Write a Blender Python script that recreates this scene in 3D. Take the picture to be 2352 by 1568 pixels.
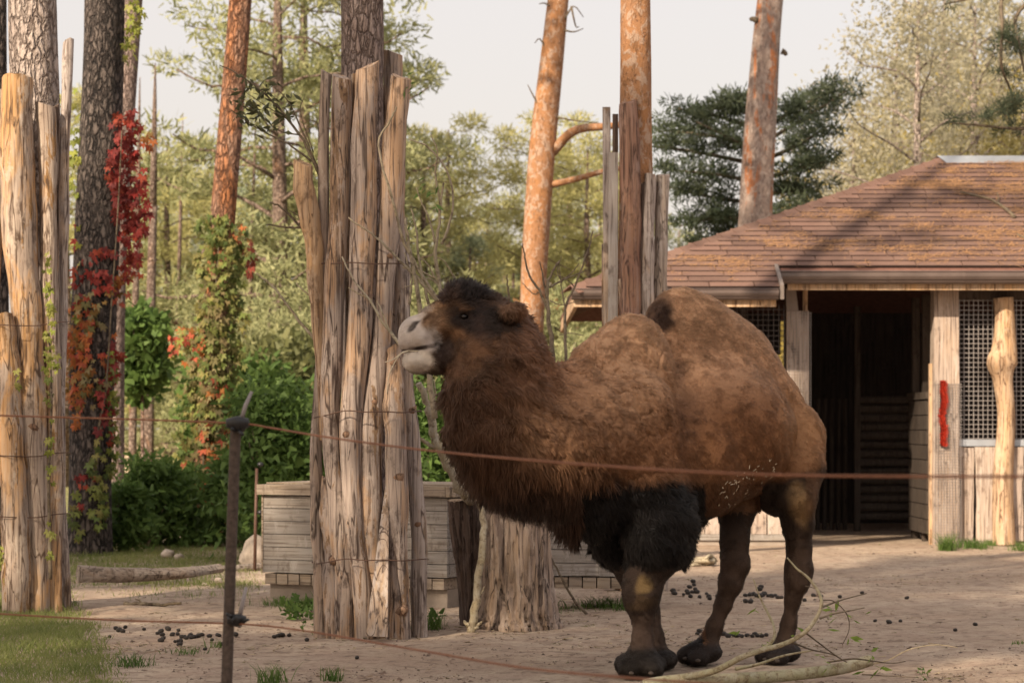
import bpy, bmesh, math, random
import numpy as np
from mathutils import Vector, Matrix

# ------------------------------------------------------------------ camera, sky, sun, exposure
for o in list(bpy.data.objects):
    bpy.data.objects.remove(o)
S = bpy.context.scene
COL = S.collection
R = math.radians
CH = 1.484                      # camera height (m)
F, CX, HY = 5553.0, 1176.0, 980.0   # focal length and centre in photo units, horizon line

cam_d = bpy.data.cameras.new('camera')
cam = bpy.data.objects.new('camera', cam_d); COL.objects.link(cam)
cam.location = (0, 0, CH); cam.rotation_euler = (R(90), 0, 0)
cam_d.lens = 85.0; cam_d.sensor_width = 36.0; cam_d.shift_y = 0.0833
cam_d.clip_start = 0.1; cam_d.clip_end = 3000
cam_d.dof.use_dof = True; cam_d.dof.focus_distance = 14.4; cam_d.dof.aperture_fstop = 4.4
S.camera = cam

SUN_DIR = Vector((0.60, 0.80, -0.62)).normalized()       # the way the light travels
SUN_EL = math.asin(-SUN_DIR.z)
world = bpy.data.worlds.new('World'); S.world = world; world.use_nodes = True
wn, wl = world.node_tree.nodes, world.node_tree.links
wn.clear()
w_out = wn.new('ShaderNodeOutputWorld'); w_bg = wn.new('ShaderNodeBackground')
w_sky = wn.new('ShaderNodeTexSky'); w_sky.sky_type = 'NISHITA'; w_sky.sun_disc = False
w_sky.sun_elevation = SUN_EL; w_sky.sun_rotation = math.atan2(-SUN_DIR.x, -SUN_DIR.y)
w_sky.dust_density = 5.0; w_sky.ozone_density = 1.0
w_mix = wn.new('ShaderNodeMixRGB'); w_mix.inputs[0].default_value = 0.62      # thin bright cloud veil over the sky
w_mix.inputs[2].default_value = (6.6, 5.75, 5.1, 1)
wl.new(w_sky.outputs[0], w_mix.inputs[1]); wl.new(w_mix.outputs[0], w_bg.inputs[0])
w_bg.inputs[1].default_value = 0.105
wl.new(w_bg.outputs[0], w_out.inputs[0])

sun_d = bpy.data.lights.new('sun', 'SUN'); sun_d.energy = 4.6; sun_d.angle = R(0.7); sun_d.color = (1.0, 0.83, 0.62)
sun = bpy.data.objects.new('sun', sun_d); COL.objects.link(sun)
sun.rotation_euler = SUN_DIR.to_track_quat('-Z', 'Y').to_euler(); sun.location = (-12, -10, 20)

S.view_settings.view_transform = 'Standard'; S.view_settings.look = 'None'
S.view_settings.exposure = 0.75; S.view_settings.gamma = 1.0
S.render.engine = 'CYCLES'
S.cycles.use_denoising = True
S.cycles.max_bounces = 8; S.cycles.diffuse_bounces = 3; S.cycles.glossy_bounces = 2
S.cycles.transparent_max_bounces = 8; S.cycles.transmission_bounces = 3
S.cycles.sample_clamp_indirect = 6.0
S.cycles_curves.shape = 'RIBBONS'; S.cycles_curves.subdivisions = 2

# ------------------------------------------------------------------ helpers
rng = random.Random(7)
NR = np.random.default_rng(11)

def P(x, y, D):
    """world point seen at photo position (x, y), D metres away along the ground"""
    return Vector(((x - CX) / F * D, D, CH - (y - HY) / F * D))

def hash3(ix, iy, iz, seed=0):
    h = (ix.astype(np.int64) * 374761393 + iy.astype(np.int64) * 668265263 + iz.astype(np.int64) * 2147483647 + seed * 974711) & 0x7fffffff
    h = ((h ^ (h >> 13)) * 1274126177) & 0x7fffffff
    h = h ^ (h >> 16)
    return (h & 0xffff) / 65535.0

def vnoise(p, scale=1.0, seed=0):
    """value noise in -1..1 at points p (n,3)"""
    q = np.asarray(p, dtype=np.float64) * scale
    i = np.floor(q).astype(np.int64); f = q - i; f = f * f * (3 - 2 * f)
    r = 0
    for a in (0, 1):
        for b in (0, 1):
            for c in (0, 1):
                w = (f[:, 0] if a else 1 - f[:, 0]) * (f[:, 1] if b else 1 - f[:, 1]) * (f[:, 2] if c else 1 - f[:, 2])
                r = r + w * hash3(i[:, 0] + a, i[:, 1] + b, i[:, 2] + c, seed)
    return r * 2 - 1

def gz(x, y):
    """ground height"""
    x = np.atleast_1d(np.asarray(x, float)); y = np.atleast_1d(np.asarray(y, float))
    p = np.stack([x, y, np.zeros_like(x)], 1)
    m = np.exp(-((np.maximum(np.abs(x) - 9, 0)) / 4) ** 2) * np.exp(-(np.maximum(y - 28, 0) / 4) ** 2)
    return m * (0.020 * vnoise(p, 0.9, 3) + 0.008 * vnoise(p, 3.2, 4)) - 0.004

def G(x, y):
    return Vector((x, y, float(gz(x, y)[0])))

def GP(x, y):
    """ground point seen at photo position (x, y)"""
    D = CH * F / (y - HY)
    return G((x - CX) / F * D, D)

class MB:
    def __init__(self): self.v = []; self.f = []; self.n = 0
    def add(self, v, f):
        self.v.extend([tuple(q) for q in v]); k = self.n
        self.f.extend([tuple(i + k for i in q) for q in f]); self.n += len(v)
    def box(self, a, b, rot=None, origin=None):
        x0, y0, z0 = a; x1, y1, z1 = b
        v = [(x0,y0,z0),(x1,y0,z0),(x1,y1,z0),(x0,y1,z0),(x0,y0,z1),(x1,y0,z1),(x1,y1,z1),(x0,y1,z1)]
        if rot is not None: v = [rot @ Vector(q) + (origin or Vector()) for q in v]
        self.add(v, [(0,3,2,1),(4,5,6,7),(0,1,5,4),(1,2,6,5),(2,3,7,6),(3,0,4,7)])
    def tube(self, pts, rad, n=8, cap=True, wob=0.0, seed=0, flat=None):
        pts = [Vector(p) for p in pts]; m = len(pts)
        rr = random.Random(seed)
        ph = [rr.random() * 6.28 for _ in range(6)]
        v = []; f = []
        prev = None
        for i, p in enumerate(pts):
            t = (pts[min(i + 1, m - 1)] - pts[max(i - 1, 0)]).normalized()
            if prev is None:
                a = Vector((0, -1, 0)) if abs(t.y) < .9 else Vector((1, 0, 0))
            else: a = prev
            s = (a - t * a.dot(t)).normalized(); b = t.cross(s); prev = s
            r = rad[i] if hasattr(rad, '__len__') else rad
            for k in range(n):
                an = 2 * math.pi * k / n
                q = r
                if wob:
                    q *= 1 + wob * (math.sin(2 * an + ph[0] + i * .11) * .6 + math.sin(3 * an + ph[1] - i * .23) * .5 + math.sin(5 * an + ph[2] + i * .5) * .25 + (rr.random() - .5) * .2)
                v.append(p + s * (math.cos(an) * q) + b * (math.sin(an) * q))
        for i in range(m - 1):
            for k in range(n):
                k2 = (k + 1) % n
                f.append((i*n+k, i*n+k2, (i+1)*n+k2, (i+1)*n+k))
        if cap:
            f.append(tuple(range(n))[::-1]); f.append(tuple((m-1)*n + k for k in range(n)))
        self.add(v, f)
    def build(self, name, mat, parent=None, smooth=False, sharp=None):
        me = bpy.data.meshes.new(name)
        me.from_pydata(self.v, [], self.f); me.update()
        if smooth:
            me.polygons.foreach_set('use_smooth', [True] * len(me.polygons))
            if sharp: me.set_sharp_from_angle(angle=R(sharp))
        me.materials.append(mat)
        o = bpy.data.objects.new(name, me); COL.objects.link(o)
        if parent is not None: o.parent = parent
        return o

def np_mesh(name, v, f, mat, parent=None, smooth=False, color=None, corner=None):
    """mesh from numpy arrays; f is (n,k) of one face size"""
    me = bpy.data.meshes.new(name)
    v = np.asarray(v, np.float32); f = np.asarray(f, np.int32)
    k = f.shape[1]
    me.vertices.add(len(v)); me.vertices.foreach_set('co', v.ravel())
    me.loops.add(f.size); me.loops.foreach_set('vertex_index', f.ravel())
    me.polygons.add(len(f)); me.polygons.foreach_set('loop_start', np.arange(0, f.size, k, dtype=np.int32))
    if smooth: me.polygons.foreach_set('use_smooth', np.ones(len(f), bool))
    if color is not None:
        a = me.attributes.new('tint', 'FLOAT_COLOR', 'POINT')
        c = np.ones((len(v), 4), np.float32); c[:, :3] = color; a.data.foreach_set('color', c.ravel())
    me.update(calc_edges=True); me.validate()
    if mat is not None: me.materials.append(mat)
    o = bpy.data.objects.new(name, me); COL.objects.link(o)
    if parent is not None: o.parent = parent
    return o

def tag(o, label=None, cat=None, group=None, kind=None):
    if label: o['label'] = label
    if cat: o['category'] = cat
    if group: o['group'] = group
    if kind: o['kind'] = kind
    return o

def empty(name, loc=(0, 0, 0), rz=0):
    o = bpy.data.objects.new(name, None); COL.objects.link(o)
    o.location = loc; o.rotation_euler = (0, 0, rz); o.empty_display_size = .1
    return o

def root(name, loc, label, cat, group=None):
    """an Empty at a thing's base; parts given in world coordinates are hung on it with hang()"""
    return tag(empty(name, loc), label, cat, group)

def hang(o, parent):
    """parent o (built in world coordinates) to parent without moving it"""
    bpy_loc = Vector((0, 0, 0)); p = parent
    while p is not None:
        bpy_loc = bpy_loc + Vector(p.location); p = p.parent
    o.parent = parent
    o.location = Vector(o.location) - bpy_loc
    return o

def smooth_path(pts, n):
    """Catmull-Rom through pts (Vectors or tuples incl. radius) sampled at n points"""
    p = np.array([tuple(q) for q in pts], float)
    p = np.vstack([2*p[0]-p[1], p, 2*p[-1]-p[-2]])
    m = len(p) - 3; out = []
    for t in np.linspace(0, m - 1e-6, n):
        i = int(t); f = t - i
        a, b, c, d = p[i:i+4]
        out.append(.5*((2*b)+(-a+c)*f+(2*a-5*b+4*c-d)*f*f+(-a+3*b-3*c+d)*f**3))
    return np.array(out)

# ------------------------------------------------------------------ materials
def new_mat(name):
    m = bpy.data.materials.new(name); m.use_nodes = True
    nt = m.node_tree; nt.nodes.clear()
    out = nt.nodes.new('ShaderNodeOutputMaterial'); b = nt.nodes.new('ShaderNodeBsdfPrincipled')
    nt.links.new(b.outputs[0], out.inputs[0])
    b.inputs['Roughness'].default_value = .85
    b.inputs['Specular IOR Level'].default_value = .25
    return m, nt, b

class NT:
    """tiny node-graph writer"""
    def __init__(self, nt): self.nt = nt
    def n(self, t, **kw):
        x = self.nt.nodes.new('ShaderNode' + t)
        for k, v in kw.items(): setattr(x, k, v)
        return x
    def lk(self, a, b): self.nt.links.new(a, b)
    def coords(self, scale=(1, 1, 1), rand=True, kind='Object'):
        tc = self.n('TexCoord'); mp = self.n('Mapping')
        mp.inputs['Scale'].default_value = scale
        self.lk(tc.outputs[kind], mp.inputs[0])
        if rand:
            oi = self.n('ObjectInfo'); ml = self.n('Math', operation='MULTIPLY'); ml.inputs[1].default_value = 57.0
            self.lk(oi.outputs['Random'], ml.inputs[0])
            cb = self.n('CombineXYZ'); self.lk(ml.outputs[0], cb.inputs[0]); self.lk(ml.outputs[0], cb.inputs[2])
            self.lk(cb.outputs[0], mp.inputs['Location'])
        return mp.outputs[0]
    def noise(self, vec, scale, detail=4, rough=.55, dist=0.0):
        x = self.n('TexNoise'); x.inputs['Scale'].default_value = scale
        x.inputs['Detail'].default_value = detail; x.inputs['Roughness'].default_value = rough
        x.inputs['Distortion'].default_value = dist
        if vec is not None: self.lk(vec, x.inputs['Vector'])
        return x.outputs[0]
    def voro(self, vec, scale, feature='F1', rand=1.0, out='Distance'):
        x = self.n('TexVoronoi', feature=feature); x.inputs['Scale'].default_value = scale
        x.inputs['Randomness'].default_value = rand
        if vec is not None: self.lk(vec, x.inputs['Vector'])
        return x.outputs[out]
    def ramp(self, fac, stops, interp='LINEAR'):
        x = self.n('ValToRGB'); e = x.color_ramp.elements; x.color_ramp.interpolation = interp
        while len(e) < len(stops): e.new(.5)
        for el, (p, c) in zip(e, stops):
            el.position = p; el.color = (c, c, c, 1) if not hasattr(c, '__len__') else tuple(c) + (1,)
        self.lk(fac, x.inputs[0]); return x.outputs[0]
    def mix(self, fac, a, b, blend='MIX'):
        x = self.n('MixRGB', blend_type=blend)
        for i, q in ((0, fac), (1, a), (2, b)):
            if hasattr(q, 'is_linked') or hasattr(q, 'links'): self.lk(q, x.inputs[i])
            elif hasattr(q, '__len__'): x.inputs[i].default_value = tuple(q) + (1,)
            else: x.inputs[i].default_value = q if i == 0 else (q, q, q, 1)
        return x.outputs[0]
    def math(self, op, a, b=None):
        x = self.n('Math', operation=op)
        for i, q in ((0, a), (1, b)):
            if q is None: continue
            if hasattr(q, 'links'): self.lk(q, x.inputs[i])
            else: x.inputs[i].default_value = q
        return x.outputs[0]
    def bump(self, b, h, strength=.5, dist=.02):
        x = self.n('Bump'); x.inputs['Strength'].default_value = strength; x.inputs['Distance'].default_value = dist
        self.lk(h, x.inputs['Height']); self.lk(x.outputs[0], b.inputs['Normal'])

MATS = {}
def wood(name, grey, tan, pale, dark, patch=(.42, .62), grain=(14, 14, .9), bump=.6, crack=True, dk=.85, rem=False):
    m, nt, b = new_mat(name); g = NT(nt)
    fine = tuple(q * 2.1 if q > 3 else 1.2 for q in grain); broad = tuple(2.6 if q > 3 else .8 for q in grain)
    v = g.coords(grain); v2 = g.coords(broad); v3 = g.coords(fine)
    n1 = g.noise(v, 1.6, 6, .65, .6); n2 = g.noise(v2, 1.3, 5, .65, .5); n3 = g.noise(v3, 1.5, 4, .6, .3)
    c = g.mix(g.ramp(n2, [(patch[0], 0.), (patch[1], 1.)]), grey, tan)
    c = g.mix(g.ramp(n1, [(.42, 0.), (.72, .75)]), c, pale)
    c = g.mix(g.ramp(n3, [(.34, dk), (.5, 0.)]), c, dark)
    if crack:
        v4 = g.coords((7, 7, .5)); n4 = g.noise(v4, 1.2, 3, .5, .8)
        c = g.mix(g.ramp(n4, [(.484, 0.), (.496, .9), (.504, .9), (.516, 0.)]), c, dark)
    blot = g.noise(g.coords((7, 7, 4)), 1.4, 6, .7)
    c = g.mix(g.ramp(blot, [(.55, 0.), (.66, .7)]), c, dark)
    blot2 = g.noise(g.coords((4, 4, 1.5)), 1.7, 6, .75)
    c = g.mix(g.ramp(blot2, [(.57, 0.), (.62, .6)]), c, pale)
    if rem:
        br = g.noise(g.coords((4.5, 4.5, .8)), 1.5, 7, .68, .4)
        c = g.mix(g.ramp(br, [(.585, 0.), (.60, 1.)]), c, tuple(q * .55 for q in tan))
        c = g.mix(g.ramp(br, [(.63, 0.), (.65, .9)]), c, dark)
    g.lk(c, b.inputs['Base Color'])
    g.bump(b, g.math('ADD', g.math('MULTIPLY', n1, .7), g.math('ADD', n3, g.math('MULTIPLY', blot, .8))), bump, .012)
    MATS[name] = m; return m

wood('log_wood', (.31, .245, .21), (.39, .25, .155), (.50, .415, .36), (.05, .032, .026), bump=.6, rem=True, patch=(.47, .54))
wood('log_wood_warm', (.34, .265, .215), (.46, .265, .12), (.52, .43, .35), (.075, .045, .03), patch=(.47, .55), bump=.6, rem=True)
wood('log_grey', (.38, .32, .29), (.44, .32, .23), (.55, .48, .44), (.08, .055, .046), bump=.6, rem=True, patch=(.48, .56))
wood('plank_grey', (.28, .255, .235), (.295, .255, .22), (.385, .355, .33), (.13, .10, .08), grain=(1.0, 14, 22), bump=.3, crack=False)
wood('plank_lid', (.28, .225, .18), (.32, .245, .17), (.38, .32, .265), (.10, .07, .05), grain=(1.0, 12, 16), bump=.3, crack=False)
wood('board_shed', (.36, .285, .24), (.40, .30, .23), (.50, .42, .37), (.07, .05, .042), grain=(16, 16, 1.0), bump=.4, crack=False)
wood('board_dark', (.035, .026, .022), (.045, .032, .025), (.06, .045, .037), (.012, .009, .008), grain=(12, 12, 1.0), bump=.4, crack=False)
wood('board_inner', (.065, .05, .04), (.075, .055, .042), (.10, .08, .068), (.03, .022, .018), grain=(12, 12, 1.0), bump=.4, crack=False)  # inside timber, colour darkened to deepen the shade within the shed
wood('post_tan', (.48, .335, .22), (.52, .32, .165), (.58, .44, .32), (.13, .075, .045), bump=.4)
wood('stump_bark', (.34, .26, .215), (.40, .285, .20), (.52, .43, .37), (.05, .035, .028), grain=(11, 11, 1.0), bump=1.0)
wood('stump_dark', (.12, .085, .07), (.15, .10, .075), (.20, .15, .125), (.03, .02, .017), grain=(11, 11, 1.0), bump=1.0)
wood('stick_pale', (.36, .31, .23), (.40, .33, .20), (.46, .42, .34), (.15, .11, .07), grain=(9, 9, 9), bump=.3, crack=False)
wood('twig', (.135, .105, .075), (.16, .12, .075), (.20, .17, .13), (.05, .035, .026), grain=(9, 9, 9), bump=.3, crack=False)
wood('stick_green', (.34, .32, .20), (.38, .31, .20), (.45, .42, .33), (.17, .12, .07), grain=(12, 12, 12), bump=.4, crack=False)

def bark(name, plate, plate2, crack, scale=(9, 9, 3.2), orange=None, orange_amt=(.5, .62), bump=1.0, wid=(.02, .16)):
    m, nt, b = new_mat(name); g = NT(nt)
    v = g.coords(scale)
    wn_ = g.n('TexNoise'); wn_.inputs['Scale'].default_value = 1.3; wn_.inputs['Detail'].default_value = 3
    g.lk(v, wn_.inputs['Vector'])
    vm = g.n('MixRGB', blend_type='LINEAR_LIGHT'); vm.inputs[0].default_value = .75
    g.lk(v, vm.inputs[1]); g.lk(wn_.outputs['Color'], vm.inputs[2])
    e = g.voro(vm.outputs[0], 1.0, 'DISTANCE_TO_EDGE'); cl = g.voro(vm.outputs[0], 1.0, 'F1', out='Color')
    fine = g.noise(g.coords((30, 30, 14)), 1.5, 5, .65)
    c = g.mix(cl, plate, plate2)
    c = g.mix(g.ramp(fine, [(.35, 0.), (.7, .6)]), c, plate2)
    if orange is not None:
        on = g.noise(g.coords((3.2, 3.2, 1.2)), 1.2, 5, .6, .5)
        c = g.mix(g.ramp(on, [(orange_amt[0], 0.), (orange_amt[1], 1.)]), c, orange)
    ck = g.math('MULTIPLY', g.ramp(e, [(wid[0], 1.), (wid[1], 0.)]), g.ramp(g.noise(g.coords((7, 7, 3)), 1.6, 4, .6), [(.3, .25), (.55, 1.)]))
    c = g.mix(ck, c, crack)
    c = g.mix(g.ramp(g.noise(g.coords((20, 20, 5)), 1.5, 5, .7), [(.38, .55), (.5, 0.)]), c, crack)
    g.lk(c, b.inputs['Base Color'])
    h = g.math('ADD', g.ramp(e, [(0., 0.), (.25, 1.)]), g.math('MULTIPLY', fine, .5))
    g.bump(b, h, bump, .03)
    MATS[name] = m; return m

bark('bark_grey', (.34, .275, .245), (.50, .42, .375), (.10, .07, .058), scale=(15, 15, 6.5), wid=(.0, .16))
bark('bark_dark', (.085, .066, .06), (.17, .14, .125), (.012, .010, .010), scale=(18, 18, 7), wid=(.02, .26))
bark('bark_lilac', (.29, .21, .18), (.38, .30, .27), (.09, .06, .05), scale=(24, 24, 8), wid=(.0, .15))
bark('bark_mid', (.26, .18, .14), (.36, .28, .24), (.09, .055, .042), scale=(18, 18, 9), orange=(.35, .18, .095), orange_amt=(.55, .72))
def flaky(name, base, base2, flake, scar, patch=None, amt=(.5, .6), sc=(8, 8, 6)):
    """thin papery pine bark: mottled, with small lifted flakes and dark scars"""
    m, nt, b = new_mat(name); g = NT(nt)
    n0 = g.noise(g.coords((3, 3, 1.3)), 1.2, 5, .6, .6); n1 = g.noise(g.coords(sc), 1.4, 7, .7, .5); n2 = g.noise(g.coords((sc[0] * 2.2, sc[1] * 2.2, sc[2] * 1.6)), 1.5, 5, .7, .8)
    c = g.mix(g.ramp(n0, [(.38, 0.), (.62, 1.)]), base, base2)
    if patch is not None: c = g.mix(g.ramp(g.noise(g.coords((4, 4, .8)), 1.1, 5, .65, .5), [(amt[0], 0.), (amt[1], 1.)]), c, patch)
    c = g.mix(g.ramp(n1, [(.50, 0.), (.56, .9)]), c, flake)
    c = g.mix(g.ramp(g.noise(g.coords((sc[0], sc[1], sc[2] * .5)), 2.0, 6, .75), [(.40, .8), (.46, 0.)]), c, tuple(q * .5 for q in base))
    c = g.mix(g.ramp(n2, [(.36, .75), (.44, 0.)]), c, scar)
    g.lk(c, b.inputs['Base Color']); g.bump(b, g.math('ADD', n1, g.math('MULTIPLY', n2, .7)), .9, .025)
    MATS[name] = m
flaky('bark_orange', (.37, .18, .08), (.31, .165, .09), (.42, .30, .225), (.12, .058, .034))
flaky('bark_orange_grey', (.31, .235, .20), (.27, .20, .17), (.40, .325, .285), (.13, .085, .068), patch=(.42, .165, .07), amt=(.54, .60))
bark('bark_red', (.27, .125, .07), (.38, .24, .175), (.07, .032, .02), scale=(17, 17, 6), orange=(.40, .165, .07), orange_amt=(.45, .6), wid=(.0, .2))

def leafmat(name, c1, c2, trans=.35, rough=.6, attr=None, objcol=False, scale=3.0):
    m, nt, b = new_mat(name); g = NT(nt)
    if objcol:
        oi = g.n('ObjectInfo'); c = oi.outputs['Color']
        nz = g.noise(g.coords((1, 1, 1)), 9, 2, .5)
        c = g.mix(g.ramp(nz, [(.3, .25), (.7, 0.)]), c, (.10, .06, .03))
    elif attr:
        a = g.n('Attribute', attribute_name=attr); c = a.outputs['Color']
    else:
        tc = g.n('TexCoord'); ge = g.n('NewGeometry')
        nz = g.noise(tc.outputs['Object'], scale, 3, .6)
        mixf = g.math('ADD', g.math('MULTIPLY', ge.outputs['Random Per Island'], .55), g.math('MULTIPLY', g.ramp(nz, [(.35, 0.), (.65, 1.)]), .5))
        c = g.mix(mixf, c1, c2)
    g.lk(c, b.inputs['Base Color']); b.inputs['Roughness'].default_value = rough
    tr = g.n('BsdfTranslucent'); g.lk(c, tr.inputs[0])
    ms = g.n('MixShader'); ms.inputs[0].default_value = trans
    out = [x for x in nt.nodes if x.type == 'OUTPUT_MATERIAL'][0]
    g.lk(b.outputs[0], ms.inputs[1]); g.lk(tr.outputs[0], ms.inputs[2]); g.lk(ms.outputs[0], out.inputs[0])
    MATS[name] = m; return m

leafmat('needles_yellow', (0.3, 0.3, 0.12), (0.58, 0.53, 0.24), .4)  # far foliage colours lightened and evened out to imitate haze
leafmat('needles_mid', (0.2, 0.225, 0.11), (0.44, 0.43, 0.22), .35)
leafmat('needles_dark', (.032, .052, .032), (.115, .135, .078), .25)
leafmat('needles_blue', (0.2, 0.25, 0.16), (0.38, 0.41, 0.26), .35)
leafmat('leaves_birch', (0.27, 0.25, 0.1), (0.5, 0.42, 0.19), .5)
leafmat('leaves_pale', (0.34, 0.31, 0.2), (0.5, 0.46, 0.34), .5)
leafmat('leaves_gold', (.30, .24, .06), (.52, .40, .12), .5)
leafmat('leaves_orange', (.40, .20, .08), (.56, .34, .18), .5)
leafmat('leaves_bush', (0.045, 0.09, 0.022), (0.15, 0.235, 0.06), .4)
leafmat('leaves_bright', (.10, .19, .03), (.25, .33, .07), .45)
leafmat('leaf_vine', (0, 0, 0), (0, 0, 0), .35, objcol=True)
leafmat('leaf_tint', (0, 0, 0), (0, 0, 0), .35, attr='tint')
leafmat('grass_blades', (0.1, 0.15, 0.035), (0.32, 0.33, 0.12), .4, scale=1.6)

def plain(name, col, rough=.7, metal=0.0, var=.3, scale=8, bump=.15, spec=.3):
    m, nt, b = new_mat(name); g = NT(nt)
    n = g.noise(g.coords((1, 1, 1)), scale, 5, .65)
    c = g.mix(g.ramp(n, [(.3, 0.), (.75, 1.)]), tuple(q * (1 - var) for q in col), tuple(min(1, q * (1 + var)) for q in col))
    g.lk(c, b.inputs['Base Color']); b.inputs['Roughness'].default_value = rough
    b.inputs['Metallic'].default_value = metal; b.inputs['Specular IOR Level'].default_value = spec
    g.bump(b, n, bump, .01)
    MATS[name] = m; return m

plain('wire_rust', (.10, .055, .04), .6, .2, .35, 40)
plain('rope_orange', (.24, .105, .06), .8, 0, .25, 60)
plain('rod_brown', (.085, .062, .05), .75, 0, .5, 60, .5)
plain('plastic_black', (.012, .012, .014), .4, 0, .2, 20, .1, .5)
plain('tie_grey', (.30, .27, .27), .6, 0, .2, 20)
plain('gutter', (.115, .085, .075), .38, .0, .2, 4, .05, .5)
plain('shingle', (.165, .082, .062), .9, 0, .28, 14, .4)
plain('flashing', (.42, .45, .50), .45, .5, .12, 3, .05)
plain('concrete', (.30, .25, .21), .95, 0, .22, 6, .4)
plain('concrete_pale', (.52, .40, .31), .95, 0, .2, 6, .4)
plain('mesh_wire', (.33, .30, .29), .5, .5, .15, 10)
plain('mesh_wire_dark', (.10, .085, .08), .5, .5, .15, 10)
plain('red_bristle', (.52, .045, .02), .8, 0, .35, 30, .6)
plain('needle_litter', (.36, .20, .10), .9, 0, .3, 30)
plain('straw', (.52, .42, .27), .8, 0, .3, 30)
plain('dung', (.030, .023, .019), .55, 0, .5, 25, .6, .4)
plain('stone_pale', (.42, .35, .29), .95, 0, .45, 9, .9)
plain('wall_far', (.72, .56, .45), .95, 0, .1, 3, .1)
plain('rail_green', (.03, .09, .085), .5, .3, .2, 5)
plain('eye_dark', (.010, .006, .005), .06, 0, .2, 20, 0., .8)
plain('horn', (.33, .27, .21), .5, 0, .3, 30, .2)
wood('driftwood', (.24, .20, .17), (.27, .20, .15), (.36, .31, .27), (.05, .035, .03), grain=(1.2, 14, 14), bump=.8)
# ------------------------------------------------------------------ ground
def ground():
    xs = np.concatenate([[-900, -400, -200, -100, -60, -35, -22, -15], np.linspace(-11, 11, 260), [15, 22, 35, 60, 100, 200, 400, 900]])
    ys = np.concatenate([[-60, -30, -10, 0, 5, 8, 10], np.linspace(11.5, 33, 330), [36, 42, 50, 65, 90, 140, 250, 500, 1500]])
    X, Y = np.meshgrid(xs, ys); Z = gz(X.ravel(), Y.ravel())
    v = np.stack([X.ravel(), Y.ravel(), Z], 1)
    nx, ny = len(xs), len(ys)
    i = np.arange(nx - 1)[None, :] + nx * np.arange(ny - 1)[:, None]
    f = np.stack([i, i + 1, i + 1 + nx, i + nx], -1).reshape(-1, 4)
    m, nt, b = new_mat('dirt'); g = NT(nt)
    tc = g.n('TexCoord'); v0 = tc.outputs['Object']
    a = g.noise(v0, .55, 5, .6); c2 = g.noise(v0, 3.0, 6, .65); c3 = g.noise(v0, 22, 5, .7); c4 = g.noise(v0, 90, 3, .7)
    c = g.mix(g.ramp(a, [(.36, 0.), (.64, 1.)]), (.40, .305, .225), (.52, .42, .325))
    c = g.mix(g.ramp(c2, [(.38, .55), (.6, 0.)]), c, (.32, .22, .17))
    c = g.mix(g.ramp(c3, [(.33, .5), (.5, 0.)]), c, (.22, .15, .115))
    c = g.mix(g.ramp(c4, [(.55, 0.), (.75, .5)]), c, (.62, .52, .42))
    c5 = g.noise(v0, 7, 6, .75, .5); c = g.mix(g.ramp(c5, [(.38, .7), (.49, 0.)]), c, (.17, .115, .085))
    c6 = g.voro(v0, 34, 'F1'); c = g.mix(g.math('MULTIPLY', g.ramp(c6, [(.10, 1.), (.2, 0.)]), g.ramp(c3, [(.5, 0.), (.6, .8)])), c, (.14, .10, .075))
    # forest floor and meadow take over away from the trodden yard
    sp = g.n('SeparateXYZ'); g.lk(v0, sp.inputs[0])
    far = g.ramp(g.math('MULTIPLY', g.math('ADD', sp.outputs[1], g.math('MULTIPLY', a, 4.0)), .01), [(.40, 0.), (.46, 1.)])
    lf = g.ramp(g.math('ADD', g.math('MULTIPLY', g.math('ADD', g.math('MULTIPLY', sp.outputs[0], -1.0), g.math('MULTIPLY', sp.outputs[1], -.12)), .1), g.math('MULTIPLY', c2, .12)), [(.16, 0.), (.26, 1.)])
    gr = g.mix(g.ramp(c2, [(.35, 0.), (.65, 1.)]), (.15, .17, .05), (.26, .24, .10))
    c = g.mix(g.math('MULTIPLY', far, .9), c, gr)
    g.lk(c, b.inputs['Base Color']); b.inputs['Roughness'].default_value = .95
    g.bump(b, g.math('ADD', g.math('MULTIPLY', c2, 1.2), g.math('ADD', g.math('MULTIPLY', c3, .8), g.math('MULTIPLY', c4, .35))), .75, .035)
    o = np_mesh('ground', v, f, m, smooth=True)
    tag(o, 'bare sandy dirt ground of the camel yard', 'ground', kind='structure')
ground()

# ------------------------------------------------------------------ shed
YW = 30.5                       # front wall plane
SX = lambda x, D=YW: (x - CX) / F * D
SZ = lambda y, D=YW: CH - (y - HY) / F * D
shed = root('camel_shed', (4.5, YW, 0), 'timber camel shed with brown shingled hip roof and a dark open doorway', 'shed')

EL_D, EL_Z = 29.45, 3.17        # low eave (beside the doorway)
ER_D, ER_Z = 29.95, 3.414       # high eave (over the doorway)
PITCH = .4877
RID_D = 33.55; RID_Z = EL_Z + PITCH * (RID_D - EL_D)
RID_X = SX(2160, RID_D); COR_X = SX(1318, EL_D); CUT_X = SX(1793, 29.7); END_X = 9.6
HIPK = (RID_X - COR_X) / (RID_D - EL_D)

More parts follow.
